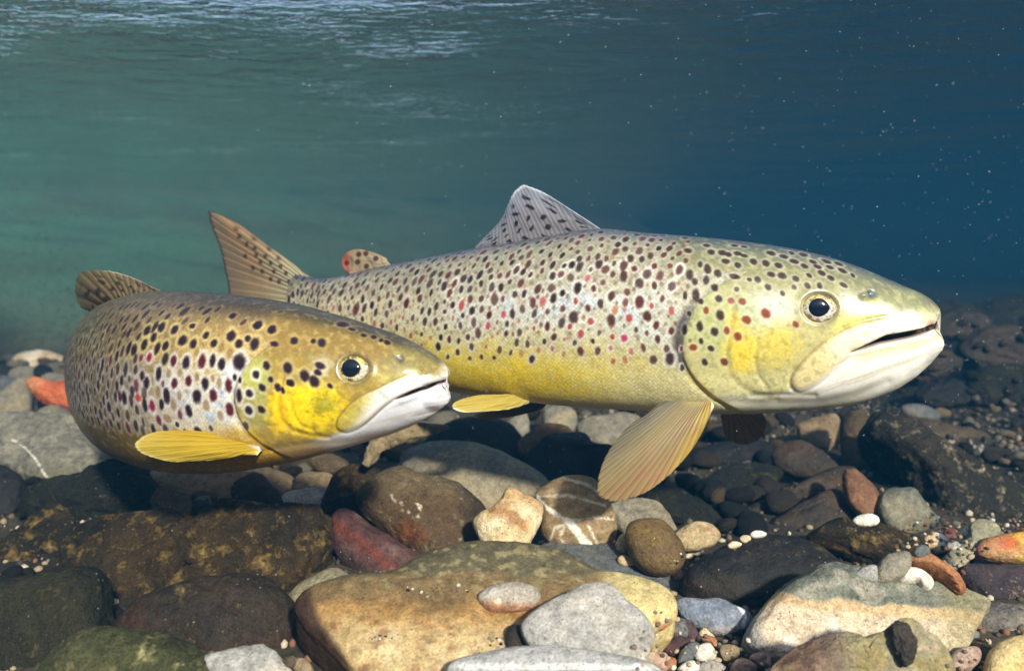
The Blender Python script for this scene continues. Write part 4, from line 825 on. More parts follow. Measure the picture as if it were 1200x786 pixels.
# ============================== the large trout
big = [(1108.5, 366, 411, .602, .0165), (1106, 361, 413.5, .602, .0180), (1101, 357.5, 417.5, .603, .0200), (1092, 351, 424.5, .605, .0232), (1078, 342.7, 436, .608, .0272), (1061, 335.5, 448, .611, .031),
       (1045, 328.7, 457, .614, .034), (1011, 314.4, 469.5, .620, .039), (978, 303, 476, .626, .043), (945, 294.6, 479.5, .632, .0465), (912, 288.5, 482, .638, .049), (880, 284, 483, .644, .0505),
       (846, 280, 483.5, .650, .0515), (800, 276, 482.5, .658, .052), (754, 272.5, 480, .668, .0515), (701, 268, 477, .68, .0505), (650, 275.5, 473, .695, .049), (600, 284, 468, .712, .0465), (553, 292, 461.5, .73, .0435),
       (520, 298, 455, .745, .0405), (484, 305, 445, .762, .036), (440, 314, 430, .785, .0305), (400, 323, 411, .808, .0245), (372, 326.5, 398, .825, .0145), (355, 322, 394, .836, .009), (342, 319, 393, .845, .0045), (333, 326, 388, .852, .0012)]
Bb = Body(big, 640, 300, 130, 0.64)
X, Y, tt = Bb.X, Bb.Y, Bb.tt; n1, n2, n3 = Bb.n1, Bb.n2, Bb.n3
OPY = [300, 323, 330, 336, 345, 352.5, 362, 372, 384, 395.5, 408, 420, 431, 442, 452, 461.6, 470, 478, 490]
OPX = [905, 868, 851, 840, 828, 820, 813, 808, 803, 800, 799, 801, 806, 813, 822, 833, 845, 860, 880]
dop = (X - np.interp(Y, OPY, OPX)) * 0.86
dop = np.where(Y < 318, 30 + 0 * X, dop); head = sstep(-1.5, 1.5, dop) * sstep(780, 800, X)
ophead = head * sstep(316, 330, Y)
yu = np.interp(X, [994, 1011.5, 1038, 1061, 1082, 1092, 1110], [413.9, 406, 393.2, 389.2, 385, 381, 378]); yl = np.interp(X, [994, 1011.5, 1031, 1054.5, 1071, 1086, 1094, 1110], [414.2, 409, 403, 398.5, 394.8, 390, 388, 387.5])
mouth = sstep(-1.0, 1.6, Y - yu) * sstep(-1.0, 1.6, yl - Y) * sstep(992, 1000, X)
XFY = [350, 356, 362, 367, 372, 377, 381, 385, 388, 391, 394, 398, 404, 410, 417, 424]; XFX = [1090.5, 1097, 1101.5, 1102, 1099.5, 1096.5, 1095, 1095, 1096.5, 1099.5, 1102.5, 1105, 1106, 1103.5, 1098, 1092]
Bb.inw = 0.5 * mouth * sstep(1100, 1085, X); dxf = Bb.Xm - np.interp(Bb.Ym, XFY, XFX); kf = np.where(Bb.Xm > 1030, np.clip(-dxf / 26, 0.0004, 1), 1); Bb.inw = 1 - (1 - Bb.inw) * np.sqrt(1 - (1 - kf) ** 2); Bb.back = np.maximum(dxf, 0) * 0.603 / F * (Bb.Xm > 1060) 
MAX = [(1062, 371), (1035, 374), (1011, 379), (992, 386), (965, 402), (946, 419), (931, 437), (928, 449), (934, 457), (948, 454), (968, 441), (986, 424), (998, 412), (1016, 402.5), (1040, 391), (1066, 385), (1080, 377)]
dmax = poly_sd(X, Y, [tuple(p) for p in catmull(MAX, 50, True)])
mfade = sstep(1066, 1000, X); Bb.disp += (0.0015 * sstep(-3.0, 5.0, dmax) - 0.0006 * np.exp(-((dmax + 3.0) / 2.2) ** 2)) * mfade
Bb.disp += ophead * (0.0015 * (1 - 0.85 * sstep(0, 55, dop))) - 0.0008 * np.exp(-((dop + 5) / 5) ** 2) * sstep(322, 340, Y) * sstep(780, 800, X)
pre = seg_dist(X, Y, [(861, 352), (858, 372), (855, 395), (852, 415), (855, 436), (866, 450), (885, 461), (910, 468)])
Bb.disp -= 0.0006 * np.exp(-(pre / 4.0) ** 2)
pre2 = seg_dist(X, Y, [(888, 398), (884, 420), (888, 440), (900, 455)]); Bb.disp -= 0.0007 * np.exp(-(pre2 / 3.0) ** 2)
thr = seg_dist(X, Y, [(846, 470), (880, 471), (912, 470), (962, 470), (1000, 462), (1040, 447)]); Bb.disp -= 0.0009 * np.exp(-(thr / 5) ** 2)
thr2 = seg_dist(X, Y, [(880, 463), (915, 462), (955, 463)]); Bb.disp -= 0.0010 * np.exp(-(thr2 / 3.0) ** 2)
lipu = np.exp(-((Y - yu + 3.5) / 3.0) ** 2) * sstep(996, 1010, X); lipl = np.exp(-((Y - yl - 4) / 4.0) ** 2) * sstep(996, 1010, X)
Bb.disp += 0.0008 * lipu + 0.0009 * lipl
er = np.hypot((X - 960) / 1.12, Y - 361); Bb.disp += -0.0022 * sstep(20, 15, er) + 0.0005 * np.exp(-((er - 22.5) / 3.5) ** 2)
ns = np.hypot((X - 1020) / 1.25, Y - 345); Bb.disp -= 0.0022 * np.exp(-(ns / 4.5) ** 2)
ns2 = np.hypot((X - 1011) / 1.1, Y - 346.5); Bb.disp -= 0.0012 * np.exp(-(ns2 / 3.5) ** 2)
Bb.disp += 0.0005 * n1 * (1 - 0.5 * head)
# body colours
c = const((196, 190, 160), X.shape)
c = mixc(c, (60, 68, 82), sstep(0.30, 0.03, tt)); c = mixc(c, (148, 144, 118), sstep(0.06, 0.2, tt) * sstep(0.46, 0.24, tt) * 0.85)
c = mixc(c, (208, 212, 212), sstep(0.30, 0.42, tt) * sstep(0.64, 0.5, tt) * sstep(430, 620, X) * (0.6 + 0.8 * n1))
c = mixc(c, (186, 204, 222), sstep(0.0, 0.5, n1 + 0.5 * n2) * sstep(0.34, 0.44, tt) * sstep(0.62, 0.52, tt) * 0.6)
c = mixc(c, (232, 204, 62), sstep(0.44, 0.74, tt + 0.10 * n1 + 0.03 * n2) * sstep(900, 600, X) * 0.95)
c = mixc(c, (212, 180, 40), sstep(0.68, 0.80, tt + 0.05 * n2) * sstep(0.97, 0.84, tt) * sstep(760, 560, X) * 0.75)
c = mixc(c, (228, 218, 160), sstep(0.60, 0.74, tt) * sstep(640, 780, X) * 0.8)
c = mixc(c, (238, 234, 214), sstep(0.80, 0.93, tt) * sstep(540, 680, X))
c = mixc(c, (214, 202, 150), sstep(560, 420, X) * sstep(0.25, 0.4, tt) * 0.6)
c = mixc(c, (150, 150, 140), sstep(0.0, 0.6, n2) * 0.25 * sstep(0.7, 0.5, tt))
# head colours
hc = const((188, 180, 122), X.shape)
hc = mixc(hc, (142, 138, 94), sstep(0.12, 0.22, tt) * sstep(0.44, 0.28, tt) * .9); hc = mixc(hc, (66, 72, 72), sstep(0.32, 0.04, tt))
hc = mixc(hc, (214, 214, 200), sstep(38, 10, np.hypot((X - 902) / 1.3, Y - 364) + 8 * n1) * 0.9)
hc = mixc(hc, (168, 178, 120), sstep(60, 20, np.hypot(X - 842, Y - 380) + 18 * n1) * 0.6)
hc = mixc(hc, (232, 202, 66), sstep(36, 10, np.hypot((X - 868) / 0.8, (Y - 412) / 1.2) + 10 * n2) * 0.9)
hc = mixc(hc, (222, 198, 84), sstep(34, 8, np.hypot((X - 908) / 1.2, (Y - 404) / 1.1) + 9 * n2) * 0.8)
hc = mixc(hc, (236, 190, 70), sstep(12, 3, np.hypot(X - 858, (Y - 376) / 1.6) + 5 * n2) * 0.7)
hc = mixc(hc, (232, 224, 160), sstep(430, 452, Y - (X - 900) * 0.05 + 6 * n1) * sstep(1000, 930, X) * 0.8)
hc = mixc(hc, (206, 204, 110), sstep(14, 3, seg_dist(X, Y, [(985, 382), (1005, 374), (1025, 360)]) + 5 * n1) * 0.8)
hc = mixc(hc, (134, 136, 96), sstep(22, 5, np.hypot((X - 1058) / 1.8, Y - 352) + 6 * n1) * 0.7)
hc = mixc(hc, (214, 212, 180), sstep(1030, 1060, X + (Y - 380) * 0.9) * sstep(356, 374, Y) * 0.85)
jaw = sstep(-2, 4, Y - np.interp(X, [900, 930, 945, 960, 994, 1040, 1110], [470, 452, 448, 440, 412, 396, 386]))
hc = mixc(hc, (244, 242, 230), jaw * sstep(895, 930, X)); hc = mixc(hc, (234, 216, 156), sstep(-1.5, 4, dmax) * 0.85 * mfade)
hc = mixc(hc, (240, 234, 212), sstep(-1, 4, dmax) * sstep(440, 412, Y) * sstep(955, 990, X) * 0.8)
hc = mixc(hc, (172, 140, 80), np.exp(-((dmax + 1.2) / 1.4) ** 2) * 0.55 * mfade * sstep(458, 440, Y + (X - 940) * .6))
hc = mixc(hc, (232, 230, 214), sstep(456, 468, Y) * 0.75)
hc = mixc(hc, (146, 142, 130), np.exp(-(thr / 4.5) ** 2) * 0.7 * sstep(860, 900, X) * sstep(1050, 1000, X)); hc = mixc(hc, (150, 146, 130), np.exp(-(thr2 / 2.4) ** 2) * 0.5)
hc = mixc(hc, (232, 222, 208), lipu * 0.7); hc = mixc(hc, (206, 150, 150), np.exp(-((Y - yl + 0.5) / 1.4) ** 2) * sstep(1000, 1020, X) * 0.4)
hc = mixc(hc, (226, 168, 150), sstep(9, 3, np.hypot(X - 1091, Y - 379)) * 0.6)
hc = mixc(hc, (46, 26, 30), sstep(0.25, 0.8, mouth)); hc = mixc(hc, (96, 84, 96), sstep(0.5, 0.9, mouth) * sstep(1075, 1050, X) * sstep(0.0, 0.4, n2 + 0.2) * 0.5)
hc = mixc(hc, (168, 160, 110), np.exp(-(pre / 2.6) ** 2) * 0.5)
hc = mixc(hc, (52, 60, 74), np.exp(-(ns / 5.2) ** 2) * 0.95); hc = mixc(hc, (150, 168, 190), np.exp(-(np.hypot(X - 1022, Y - 344) / 2.4) ** 2) * 0.8); hc = mixc(hc, (60, 58, 52), np.exp(-(ns2 / 4) ** 2) * 0.8)
hc = mixc(hc, (92, 84, 60), np.exp(-((er - 20.5) / 2.0) ** 2) * 0.5)
fr1 = fbm(np.stack([Bb.U / 9, Bb.V / 9, 0 * Bb.U + 2], -1), 3); fr2 = fbm(np.stack([Bb.U / 3.2, Bb.V / 3.2, 0 * Bb.U + 5], -1), 2)
wj = 1 - jaw * 0.85
stk = fbm(np.stack([(X + Y * .9) / 60, (Y + (X - 1000) * .35) / 7, 0 * X + 8], -1), 3)
hc = mixc(hc, (196, 188, 158), jaw * sstep(.0, .6, stk) * .55); hc = mixc(hc, (226, 208, 150), jaw * sstep(12, 2, np.abs(Y - yl - 9)) * sstep(995, 1020, X) * .5)
hc = mixc(hc, (112, 112, 62), sstep(.05, .5, fr1) * .26 * wj); hc = mixc(hc, (214, 204, 130), sstep(.05, .5, -fr1) * .25 * wj); hc = hc * (1 + (.08 * fr2 * wj + .02 * fr2)[..., None])
c = c * (1 + .09 * fr2[..., None]); c = mixc(c, (220, 214, 186), sstep(.1, .5, fr1) * .3 * sstep(.1, .25, tt)); c = mixc(c, (120, 108, 78), sstep(.12, .5, -fr1) * .35 * sstep(.75, .5, tt))
Bb.col = mixc(c, (0, 0, 0), head * 0) * (1 - head[..., None]) + hc * head[..., None]
Bb.col = mixc(Bb.col, (64, 62, 66), np.exp(-((dop + 5) / 5.5) ** 2) * sstep(345, 378, Y) * sstep(446, 418, Y) * sstep(776, 790, X) * 0.9)
Bb.col = mixc(Bb.col, (232, 206, 110), np.exp(-((dop + 1) / 5) ** 2) * sstep(425, 440, Y) * sstep(780, 795, X) * 0.8)
rg = random.Random(11)
lst = []
def place(B, x, y, rx, ry, col, hs=0.5, sl=0.0, st=1.0, hc=(206, 204, 180)):
    i, j = B.find(x, y)
    sx = (B.X[i - 2, j] - B.X[i + 2, j]) / (B.U[i + 2, j] - B.U[i - 2, j] + 1e-9); sy = (B.Y[i, min(j + 2, B.nn - 1)] - B.Y[i, max(j - 2, 0)]) / (B.V[i, min(j + 2, B.nn - 1)] - B.V[i, max(j - 2, 0)] + 1e-9)
    lst.append((B.U[i, j], B.V[i, j], rx / max(abs(sx), .35), ry / max(abs(sy), .35), sl, col, hc, hs, st))
HB = '620,98,30,16 708,124,30,14 768,98,20,12 850,110,30,14 785,158,30,16 675,187,28,18 860,192,26,16 920,160,30,13 945,194,28,14 1010,158,32,13 1035,200,28,13 1095,174,30,12 1122,222,30,16 980,242,28,18 892,258,20,16 1040,272,26,17 800,282,24,20 875,326,22,20 965,328,18,24 1128,322,26,16 698,258,30,22 622,248,28,18 583,172,26,22 495,160,26,20 390,182,24,20 526,284,24,22 468,287,18,14 365,264,36,18 597,340,24,22 780,342,18,16 705,380,18,18 378,355,18,18 255,418,26,24 340,436,24,22,r 415,440,26,24,r 165,502,20,26,r 265,535,28,36 445,570,32,28,r 585,525,34,32,r 225,650,28,30 385,690,26,30,r 312,645,20,28,r 122,608,24,34 798,603,22,22,r 130,718,18,22 195,765,22,20 75,765,26,22,r 20,635,20,34 42,524,16,18 90,395,26,44 225,340,26,26 130,440,18,20 175,210,26,32 250,242,26,26 170,285,22,32 50,248,26,36 85,300,22,26 12,400,16,30 200,92,26,18 275,98,28,20 315,108,26,16 385,102,30,14 435,116,28,12 305,155,28,18 40,82,28,18 165,45,24,12 120,180,18,22 365,47,26,9 430,55,24,8 1200,257,16,14 1150,415,26,18 155,867,20,24 290,862,26,24,b'
taken = []
for w in HB.split():
    f = w.split(','); x, y, a, b = [float(k) for k in f[:4]]; kc = f[4] if len(f) > 4 else 'd'
    x, y = 800 + x / 6, 280 + y / 6
    place(Bb, x, y, a / 6 * 1.08, b / 6 * 1.08, {'d': (56, 38, 30), 'r': (128, 58, 34), 'b': (96, 50, 34)}[kc], 0.35, st=0.95); taken.append((lst[-1][0], lst[-1][1]))
# body spots: blue-noise scatter in skin coordinates
ir = np.searchsorted(-Bb.X[:, Bb.nn // 2], -812); U0, U1 = Bb.U[ir, 0], Bb.U[-1, 0] - 4
pts = list(taken); Hh = lambda u: float(np.interp(u, Bb.U[:, 0], Bb.V[:, Bb.nn - 1]))
for tries in range(26000):
    u = rg.uniform(U0, U1); vt = Hh(u); tv = rg.uniform(0.015, 0.70); v = tv * vt
    xx = float(np.interp(u, Bb.U[:, 0], Bb.X[:, Bb.nn // 2]))
    lim = 0.60 if xx > 560 else 0.62
    if tv > lim + rg.uniform(-.03, .07): continue
    if tv > 0.5 and rg.random() < 0.55: continue
    gap = (10.6 if tv < .3 else 12.6) * (1.12 if xx < 480 else 1.0) * rg.uniform(.9, 1.35)
    if any(abs(u - a) < gap and (u - a) ** 2 + (v - b) ** 2 < gap * gap for a, b in pts): continue
    pts.append((u, v)); r = rg.uniform(2.7, 4.7) * (1.12 if .22 < tv < .5 else .95)
    red = rg.random() < (0.05 + 1.25 * max(0, tv - .30))
    if red and tv > .3:
        col = (160, 52, 44) if rg.random() < .4 else ((172, 98, 62) if rg.random() < .7 else (176, 58, 84)); r *= rg.uniform(.75, 1.05); st = rg.uniform(.55, .95); hs = rg.choice([.2, .2, .6, .75])
    else:
        col = rg.choice([(44, 28, 24), (58, 36, 28), (76, 46, 34), (84, 38, 32)]); st = rg.uniform(.75, 1.0); hs = 0.15 if tv < .25 else rg.choice([.25, .4, .65])
        if rg.random() < .12 and tv > .25: r *= 1.35; hs = .6
    lst.append((u, v, r * rg.uniform(.8, 1.02), r * rg.uniform(1.05, 1.5), rg.uniform(-.55, -.1) if tv < .3 else rg.uniform(-.4, .2), col, (216, 214, 200), min(1, hs * 1.4) * (.5 if xx < 520 else 1), st))
for tries in range(2500):
    u = rg.uniform(U0, U1); tv = rg.uniform(.05, .56); v = tv * Hh(u)
    if any(abs(u - a) < 7.5 and (u - a) ** 2 + (v - b) ** 2 < 56 for a, b in pts): continue
    pts.append((u, v)); r = rg.uniform(1.6, 2.6); lst.append((u, v, r, r * 1.3, 0, rg.choice([(120, 88, 58), (104, 74, 54), (150, 92, 62)]), (0, 0, 0), 0, rg.uniform(.35, .75)))
Bb.spots(lst)
big_root = tag(empty('brown_trout', tuple(float(v) for v in (Bb.C[200] - np.array([0, 0, .08])))), 'large pale brown trout with fine red and black spots, swimming behind', 'trout', 'trout over the stones')
Bb.build('body', skin_mat('large_trout_skin', 0.31, 0.4), big_root, (1 - head) * 0.9)
def iris_big(r, a):
    n = fbm(np.stack([np.cos(a) * r * 3, np.sin(a) * r * 3, 0 * r], -1), 3)
    n4 = fbm(np.stack([np.cos(a) * r * 9, np.sin(a) * r * 9, 0 * r + 3], -1), 3)
    c = const((196, 192, 174), r.shape); c = mixc(c, (206, 186, 104), sstep(-.2, .9, np.sin(a)) * .75); c = mixc(c, (110, 80, 58), sstep(.0, .35, n) * .75); c = mixc(c, (58, 46, 40), sstep(.2, .45, n4) * .8)
    c = mixc(c, (228, 222, 204), np.exp(-((r - .60) / .035) ** 2) * .9); c = mixc(c, (96, 90, 62), sstep(.8, 1.0, r) * .9); return c
Bb.eye(960, 361, 20, 10.8, big_root, iris_big, squash=0.9, off=(-0.8, 0.8), bulge=0.34)

def col_dorsal_b(u, v, sp, X, Y, n):
    c = const((136, 132, 134), u.shape); c = mixc(c, (158, 168, 184), sstep(.2, 1, v) * .6); c = mixc(c, (110, 100, 96), sstep(.0, .8, sp) * (.12 + .3 * np.clip(n + .3, 0, 1)))
    g = np.sin(u * 46 + 2.5 * np.sin(v * 9)) * np.sin(v * 17 + u * 6); c = mixc(c, (52, 44, 44), sstep(.45, .75, g + .35 * n) * sstep(.97, .75, v))
    c = mixc(c, (222, 226, 232), sstep(.93, .99, v) * sstep(.35, .6, u) * .9); return np.concatenate([c, (250 - 95 * sstep(.5, 1, v) * sstep(.5, .2, u))[..., None]], -1)
fin('dorsal_fin', big_root, [(556, 296, .729), (600, 289, .712), (650, 281, .695), (704, 273, .679)], [(557, 288, .731), (569, 276, .728), (586, 258, .722), (596, 238, .718), (603, 224, .716), (612, 217, .714), (621, 218.5, .711), (642, 228, .704), (673, 248, .691), (704, 268, .679)], col_dorsal_b, eu=[0, .1, .25, .42, .55, .64, .70, .80, .91, 1], rays=30, ray_amp=0.0002, rag=0.05)
def col_tail_b(u, v, sp, X, Y, n):
    c = const((156, 134, 98), u.shape); c = mixc(c, (172, 138, 100), sstep(.3, -.3, n)); c = mixc(c, (122, 108, 94), sstep(.55, 1, v) * .6 * sstep(.12, .3, u)); c = mixc(c, (104, 88, 70), sstep(0, .9, sp) * .35)
    c = mixc(c, (186, 178, 142), sstep(.66, .12, v) * .95)
    q = np.full(u.shape, 9.0)
    for a, b in ((281, 277), (290, 286), (299, 291), (288, 300), (301, 299), (306, 307), (312, 300), (318, 308), (297, 314), (308, 318), (322, 318), (330, 312), (277, 268), (298, 280), (316, 292), (327, 303), (336, 320), (340, 330), (328, 330), (318, 327)): q = np.minimum(q, np.hypot((X - a) / 1.0, (Y - b) / 1.3))
    c = mixc(c, (74, 46, 34), sstep(3.0, 1.5, q) * .85); c = mixc(c, (62, 50, 40), sstep(.96, 1, v) * .8); c = mixc(c, (84, 66, 46), sstep(.05, .0, u) * .7)
    return np.concatenate([c, (250 - 60 * sstep(.6, 1, v))[..., None]], -1)
fin('tail_fin', big_root, [(366, 325, .829), (360, 342, .833), (358, 365, .834), (362, 392, .832)], [(343, 311, .846), (327, 300, .855), (306, 282, .867), (281, 263, .881), (255, 250, .895), (244, 248, .90), (248, 266, .90), (257, 290, .895), (263, 314, .892), (268, 340, .888), (270, 358, .886), (266, 385, .889), (258, 415, .894), (248, 445, .9), (243, 462, .902), (262, 455, .893), (300, 426, .868), (346, 398, .843)], col_tail_b,
    eu=[0, .03, .06, .09, .12, .14, .2, .29, .38, .46, .52, .6, .7, .8, .87, .9, .95, 1], rays=24, rag=0.03, nu=200)
def col_adi(u, v, sp, X, Y, n):
    c = const((176, 158, 124), u.shape); c = mixc(c, (184, 92, 70), sstep(418, 402, X)); q = np.full(u.shape, 9.0)
    for a, b in ((408, 308), (422, 298), (430, 297), (442, 303), (432, 312), (421, 307)): q = np.minimum(q, np.hypot(X - a, Y - b))
    return mixc(c, (82, 44, 38), sstep(4, 2, q) * .85)
fin('adipose_fin', big_root, [(459, 312, .775), (440, 316, .785), (425, 320, .794), (410, 323, .802)], [(452, 303, .778), (442, 298, .784), (432, 294.5, .79), (420, 292, .797), (410, 294.5, .803), (403, 302, .807), (403, 311, .807), (406, 318, .805)], col_adi, th=(0.0035, 0.0012), rays=4, ray_amp=0.0, rag=0.0)
def col_pec_b(u, v, sp, X, Y, n):
    c = const((164, 146, 98), u.shape); c = mixc(c, (178, 132, 84), sstep(.4, .75, u) * sstep(.3, .8, v) * .6); c = mixc(c, (112, 108, 94), sstep(.5, .1, u) * .85); c = mixc(c, (206, 176, 64), sstep(.72, .92, u) * .75)
    c = mixc(c, (84, 76, 66), sstep(.1, .9, sp) * (.3 + .4 * np.clip(n + .3, 0, 1))); c = mixc(c, (214, 190, 134), sstep(.1, .9, -sp) * .22); c = mixc(c, (236, 232, 206), sstep(.965, .99, u)); c = mixc(c, (196, 186, 120), sstep(.15, 0, v))
    c = mixc(c, (200, 120, 110), sstep(.15, .45, n) * sstep(.35, .7, u) * .3)
    return np.concatenate([c, (245 - 75 * sstep(.25, 1, v) * (1 - .6 * sstep(.6, .9, u)))[..., None]], -1)
fin('pectoral_fin', big_root, [(800, 468, .634), (812, 466, .629), (824, 466, .625), (834, 470, .622)], [(757, 486, .625), (738, 497, .62), (720, 518, .612), (708, 537, .606), (701, 557, .602), (699, 574, .600), (705, 584, .599), (722, 588, .599), (754, 579, .6), (785, 556, .603), (815, 520, .611), (834, 482, .62)], col_pec_b, eu=[0, .06, .16, .27, .38, .48, .56, .64, .75, .84, .93, 1], rays=22, ray_amp=0.0003, rag=0.05, bow=0.004, nu=220)
def col_pec_f(u, v, sp, X, Y, n):
    c = const((168, 134, 88), u.shape); c = mixc(c, (120, 94, 62), sstep(0, .9, sp) * .5); return np.concatenate([c, np.full(u.shape + (1,), 225.0)], -1)
fin('pectoral_fin', big_root, [(846, 478, .685), (862, 478, .68), (880, 478, .676)], [(845, 490, .705), (848, 506, .715), (856, 517, .72), (875, 520, .72), (892, 512, .715), (898, 494, .70), (892, 480, .68)], col_pec_f, rays=12)
def col_pel(u, v, sp, X, Y, n):
    c = const((198, 178, 84), u.shape); c = mixc(c, (170, 146, 60), sstep(0, .9, sp) * .4); c = mixc(c, (236, 232, 214), np.maximum(sstep(.9, .97, u), sstep(.93, .99, v) * sstep(.4, .6, u))); return c
fin('pelvic_fin', big_root, [(606, 464, .688), (614, 466, .686), (622, 470, .684)], [(590, 462, .68), (566, 462.5, .668), (543, 467, .658), (531, 473, .652), (532, 479, .651), (546, 483, .654), (576, 481, .665), (600, 477, .677), (616, 473, .684)], col_pel, rays=9, rag=0.0, eu=[0, .12, .3, .45, .55, .65, .8, .92, 1])
def col_pel_f(u, v, sp, X, Y, n): return mixc(const((150, 132, 52), u.shape), (110, 96, 40), sstep(0, .9, sp) * .5)
fin('pelvic_fin', big_root, [(628, 470, .745), (642, 472, .742)], [(596, 478, .745), (566, 483, .742), (556, 487, .741), (572, 491, .743), (604, 487, .745), (636, 479, .743)], col_pel_f, rays=8, rag=0.0)
fin('anal_fin', big_root, [(512, 448, .748), (484, 441, .762), (460, 433, .775)], [(506, 462, .748), (492, 480, .757), (480, 486, .764), (466, 470, .771), (452, 446, .779), (448, 436, .781)], col_pel_f, rays=10)

# ============================== the small trout
sml = [(528.6, 436, 471, .503, .0125), (526.5, 430, 473, .503, .0140), (521.8, 425.5, 477, .504, .0162), (514, 420.8, 480.8, .505, .0188), (505, 414.5, 487, .507, .0205), (484, 403, 498, .510, .0258), (459, 391.6, 508, .514, .0302), (433, 382.7, 516, .518, .034),
       (408, 374.3, 523.5, .522, .037), (382, 367, 530.5, .527, .0392), (357, 360, 537, .532, .041), (332, 354.7, 542.5, .538, .0425), (305, 350, 547.5, .546, .0435), (281, 347, 551, .554, .044), (255, 344, 553, .565, .0445), (230, 342, 553, .578, .045), (205, 340.5, 551, .596, .0445),
       (182, 341, 546, .62, .044), (160, 345, 538, .652, .043), (143, 350.5, 527, .69, .0415), (132, 357, 512, .735, .039), (127, 363, 496, .785, .035), (126, 369, 482, .84, .030), (130, 374, 470, .90, .025), (138, 378, 460, .96, .020), (150, 382, 452, 1.02, .016), (160, 384, 448, 1.06, .012), (168, 390, 442, 1.09, .004)]
Bs = Body(sml, 560, 280, 130, 0.53)
X, Y, tt = Bs.X, Bs.Y, Bs.tt; n1, n2, n3 = Bs.n1, Bs.n2, Bs.n3
nearhead = sstep(255, 270, X)                                      # rings that belong to the head end
OPY = [380, 400, 410, 420, 432, 444, 458, 470, 484, 497, 508, 518, 528, 540, 560]; OPX = [345, 322, 310, 298, 287, 280, 276, 275, 278, 285, 294, 306, 322, 350, 400]
dop = (X - np.interp(Y, OPY, OPX)) * 0.86; dop = np.where(Y < 396, 30 + 0 * X, dop)
head = np.where(Y < 396, sstep(300, 330, X), sstep(-1.5, 1.5, dop)) * sstep(262, 275, X); ophead = head * sstep(396, 410, Y)
yu = np.interp(X, [461, 480, 500, 515, 530], [467.8, 458.6, 450.8, 447, 445]); yl = np.interp(X, [461, 475, 490, 505, 515, 530], [468.4, 464.5, 459, 454, 452, 451])
mouth = sstep(-0.8, 1.3, Y - yu) * sstep(-0.8, 1.3, yl - Y) * sstep(459, 466, X)
XFY = [420, 427, 431, 435, 440, 444, 447, 450, 452, 455, 459, 463, 467, 472, 477, 482]; XFX = [514, 521, 523.6, 524.8, 524.2, 522.3, 520, 518.5, 519.3, 521.3, 523.5, 525, 526, 524.5, 519, 512]
Bs.inw = 0.5 * mouth * sstep(524, 505, X); dxf = Bs.Xm - np.interp(Bs.Ym, XFY, XFX); kf = np.where(Bs.Xm > 450, np.clip(-dxf / 22, 0.0004, 1), 1); Bs.inw = 1 - (1 - Bs.inw) * np.sqrt(1 - (1 - kf) ** 2); Bs.back = np.maximum(dxf, 0) * 0.503 / F * (Bs.Xm > 480) 
MAX = [(489, 437), (464, 445), (443, 455), (423, 464), (408, 477), (397, 491), (396, 501), (405, 505), (418, 501), (432, 491), (447, 477), (461, 467), (482, 456.5), (498, 449)]
dmax = poly_sd(X, Y, [tuple(p) for p in catmull(MAX, 50, True)])
mfade = sstep(488, 450, X); Bs.disp += (0.0012 * sstep(-3.0, 4.0, dmax) - 0.0005 * np.exp(-((dmax + 2.6) / 2) ** 2)) * mfade
Bs.disp += ophead * (0.0014 * (1 - 0.85 * sstep(0, 50, dop))) - 0.0008 * np.exp(-((dop + 5) / 5) ** 2) * sstep(400, 420, Y) * sstep(258, 270, X)
pre = seg_dist(X, Y, [(332, 438), (328, 455), (326, 475), (330, 492), (342, 504), (362, 510), (385, 512)]); Bs.disp -= 0.0009 * np.exp(-(pre / 3) ** 2)
pre2 = seg_dist(X, Y, [(340, 470), (343, 485), (352, 498), (368, 505)]); Bs.disp -= 0.0006 * np.exp(-(pre2 / 2.6) ** 2)
thr = seg_dist(X, Y, [(300, 530), (330, 524), (365, 520), (410, 517), (450, 508)]); Bs.disp -= 0.0008 * np.exp(-(thr / 4.5) ** 2) * nearhead
lipu = np.exp(-((Y - yu + 3.2) / 2.6) ** 2) * sstep(462, 474, X); lipl = np.exp(-((Y - yl - 4) / 3.6) ** 2) * sstep(462, 474, X); Bs.disp += 0.0009 * lipu + 0.0011 * lipl
er = np.hypot((X - 415) / 1.1, Y - 432); Bs.disp += -0.0018 * sstep(18, 13, er) + 0.0005 * np.exp(-((er - 20.5) / 3.2) ** 2)
ns = np.hypot((X - 467) / 1.3, Y - 420.5); Bs.disp -= 0.0018 * np.exp(-(ns / 4) ** 2)
Bs.disp += 0.0005 * n1 * (1 - .5 * head)
c = const((208, 178, 108), X.shape)
c = mixc(c, (64, 52, 36), sstep(0.42, 0.06, tt)); c = mixc(c, (164, 134, 74), sstep(0.14, 0.24, tt) * sstep(.36, .26, tt) * .7)
c = mixc(c, (226, 224, 216), sstep(.36, .46, tt + .05 * n1) * sstep(.70, .60, tt + .06 * n1) * (0.75 + .5 * n1)); c = mixc(c, (178, 196, 222), sstep(.05, .45, n2 + .6 * n1) * sstep(.42, .5, tt) * sstep(.66, .58, tt) * sstep(190, 230, X) * .85)
c = mixc(c, (196, 152, 34), sstep(.64, .74, tt + .04 * n1) * .9); c = mixc(c, (150, 112, 28), sstep(.74, .9, tt) * .7); c = mixc(c, (132, 108, 56), sstep(.88, .97, tt) * .7)
c = mixc(c, (104, 86, 58), sstep(260, 120, X) * sstep(.75, .5, tt) * .9); c = mixc(c, (96, 76, 36), sstep(240, 120, X) * sstep(.55, .7, tt) * .85)  # rear darkened: olive-brown skin plus shade of the turned-away side, painted in
c = mixc(c, (236, 218, 180), np.exp(-((dop + 6) / 5) ** 2) * sstep(440, 455, Y) * sstep(512, 495, Y) * sstep(258, 268, X) * .8)
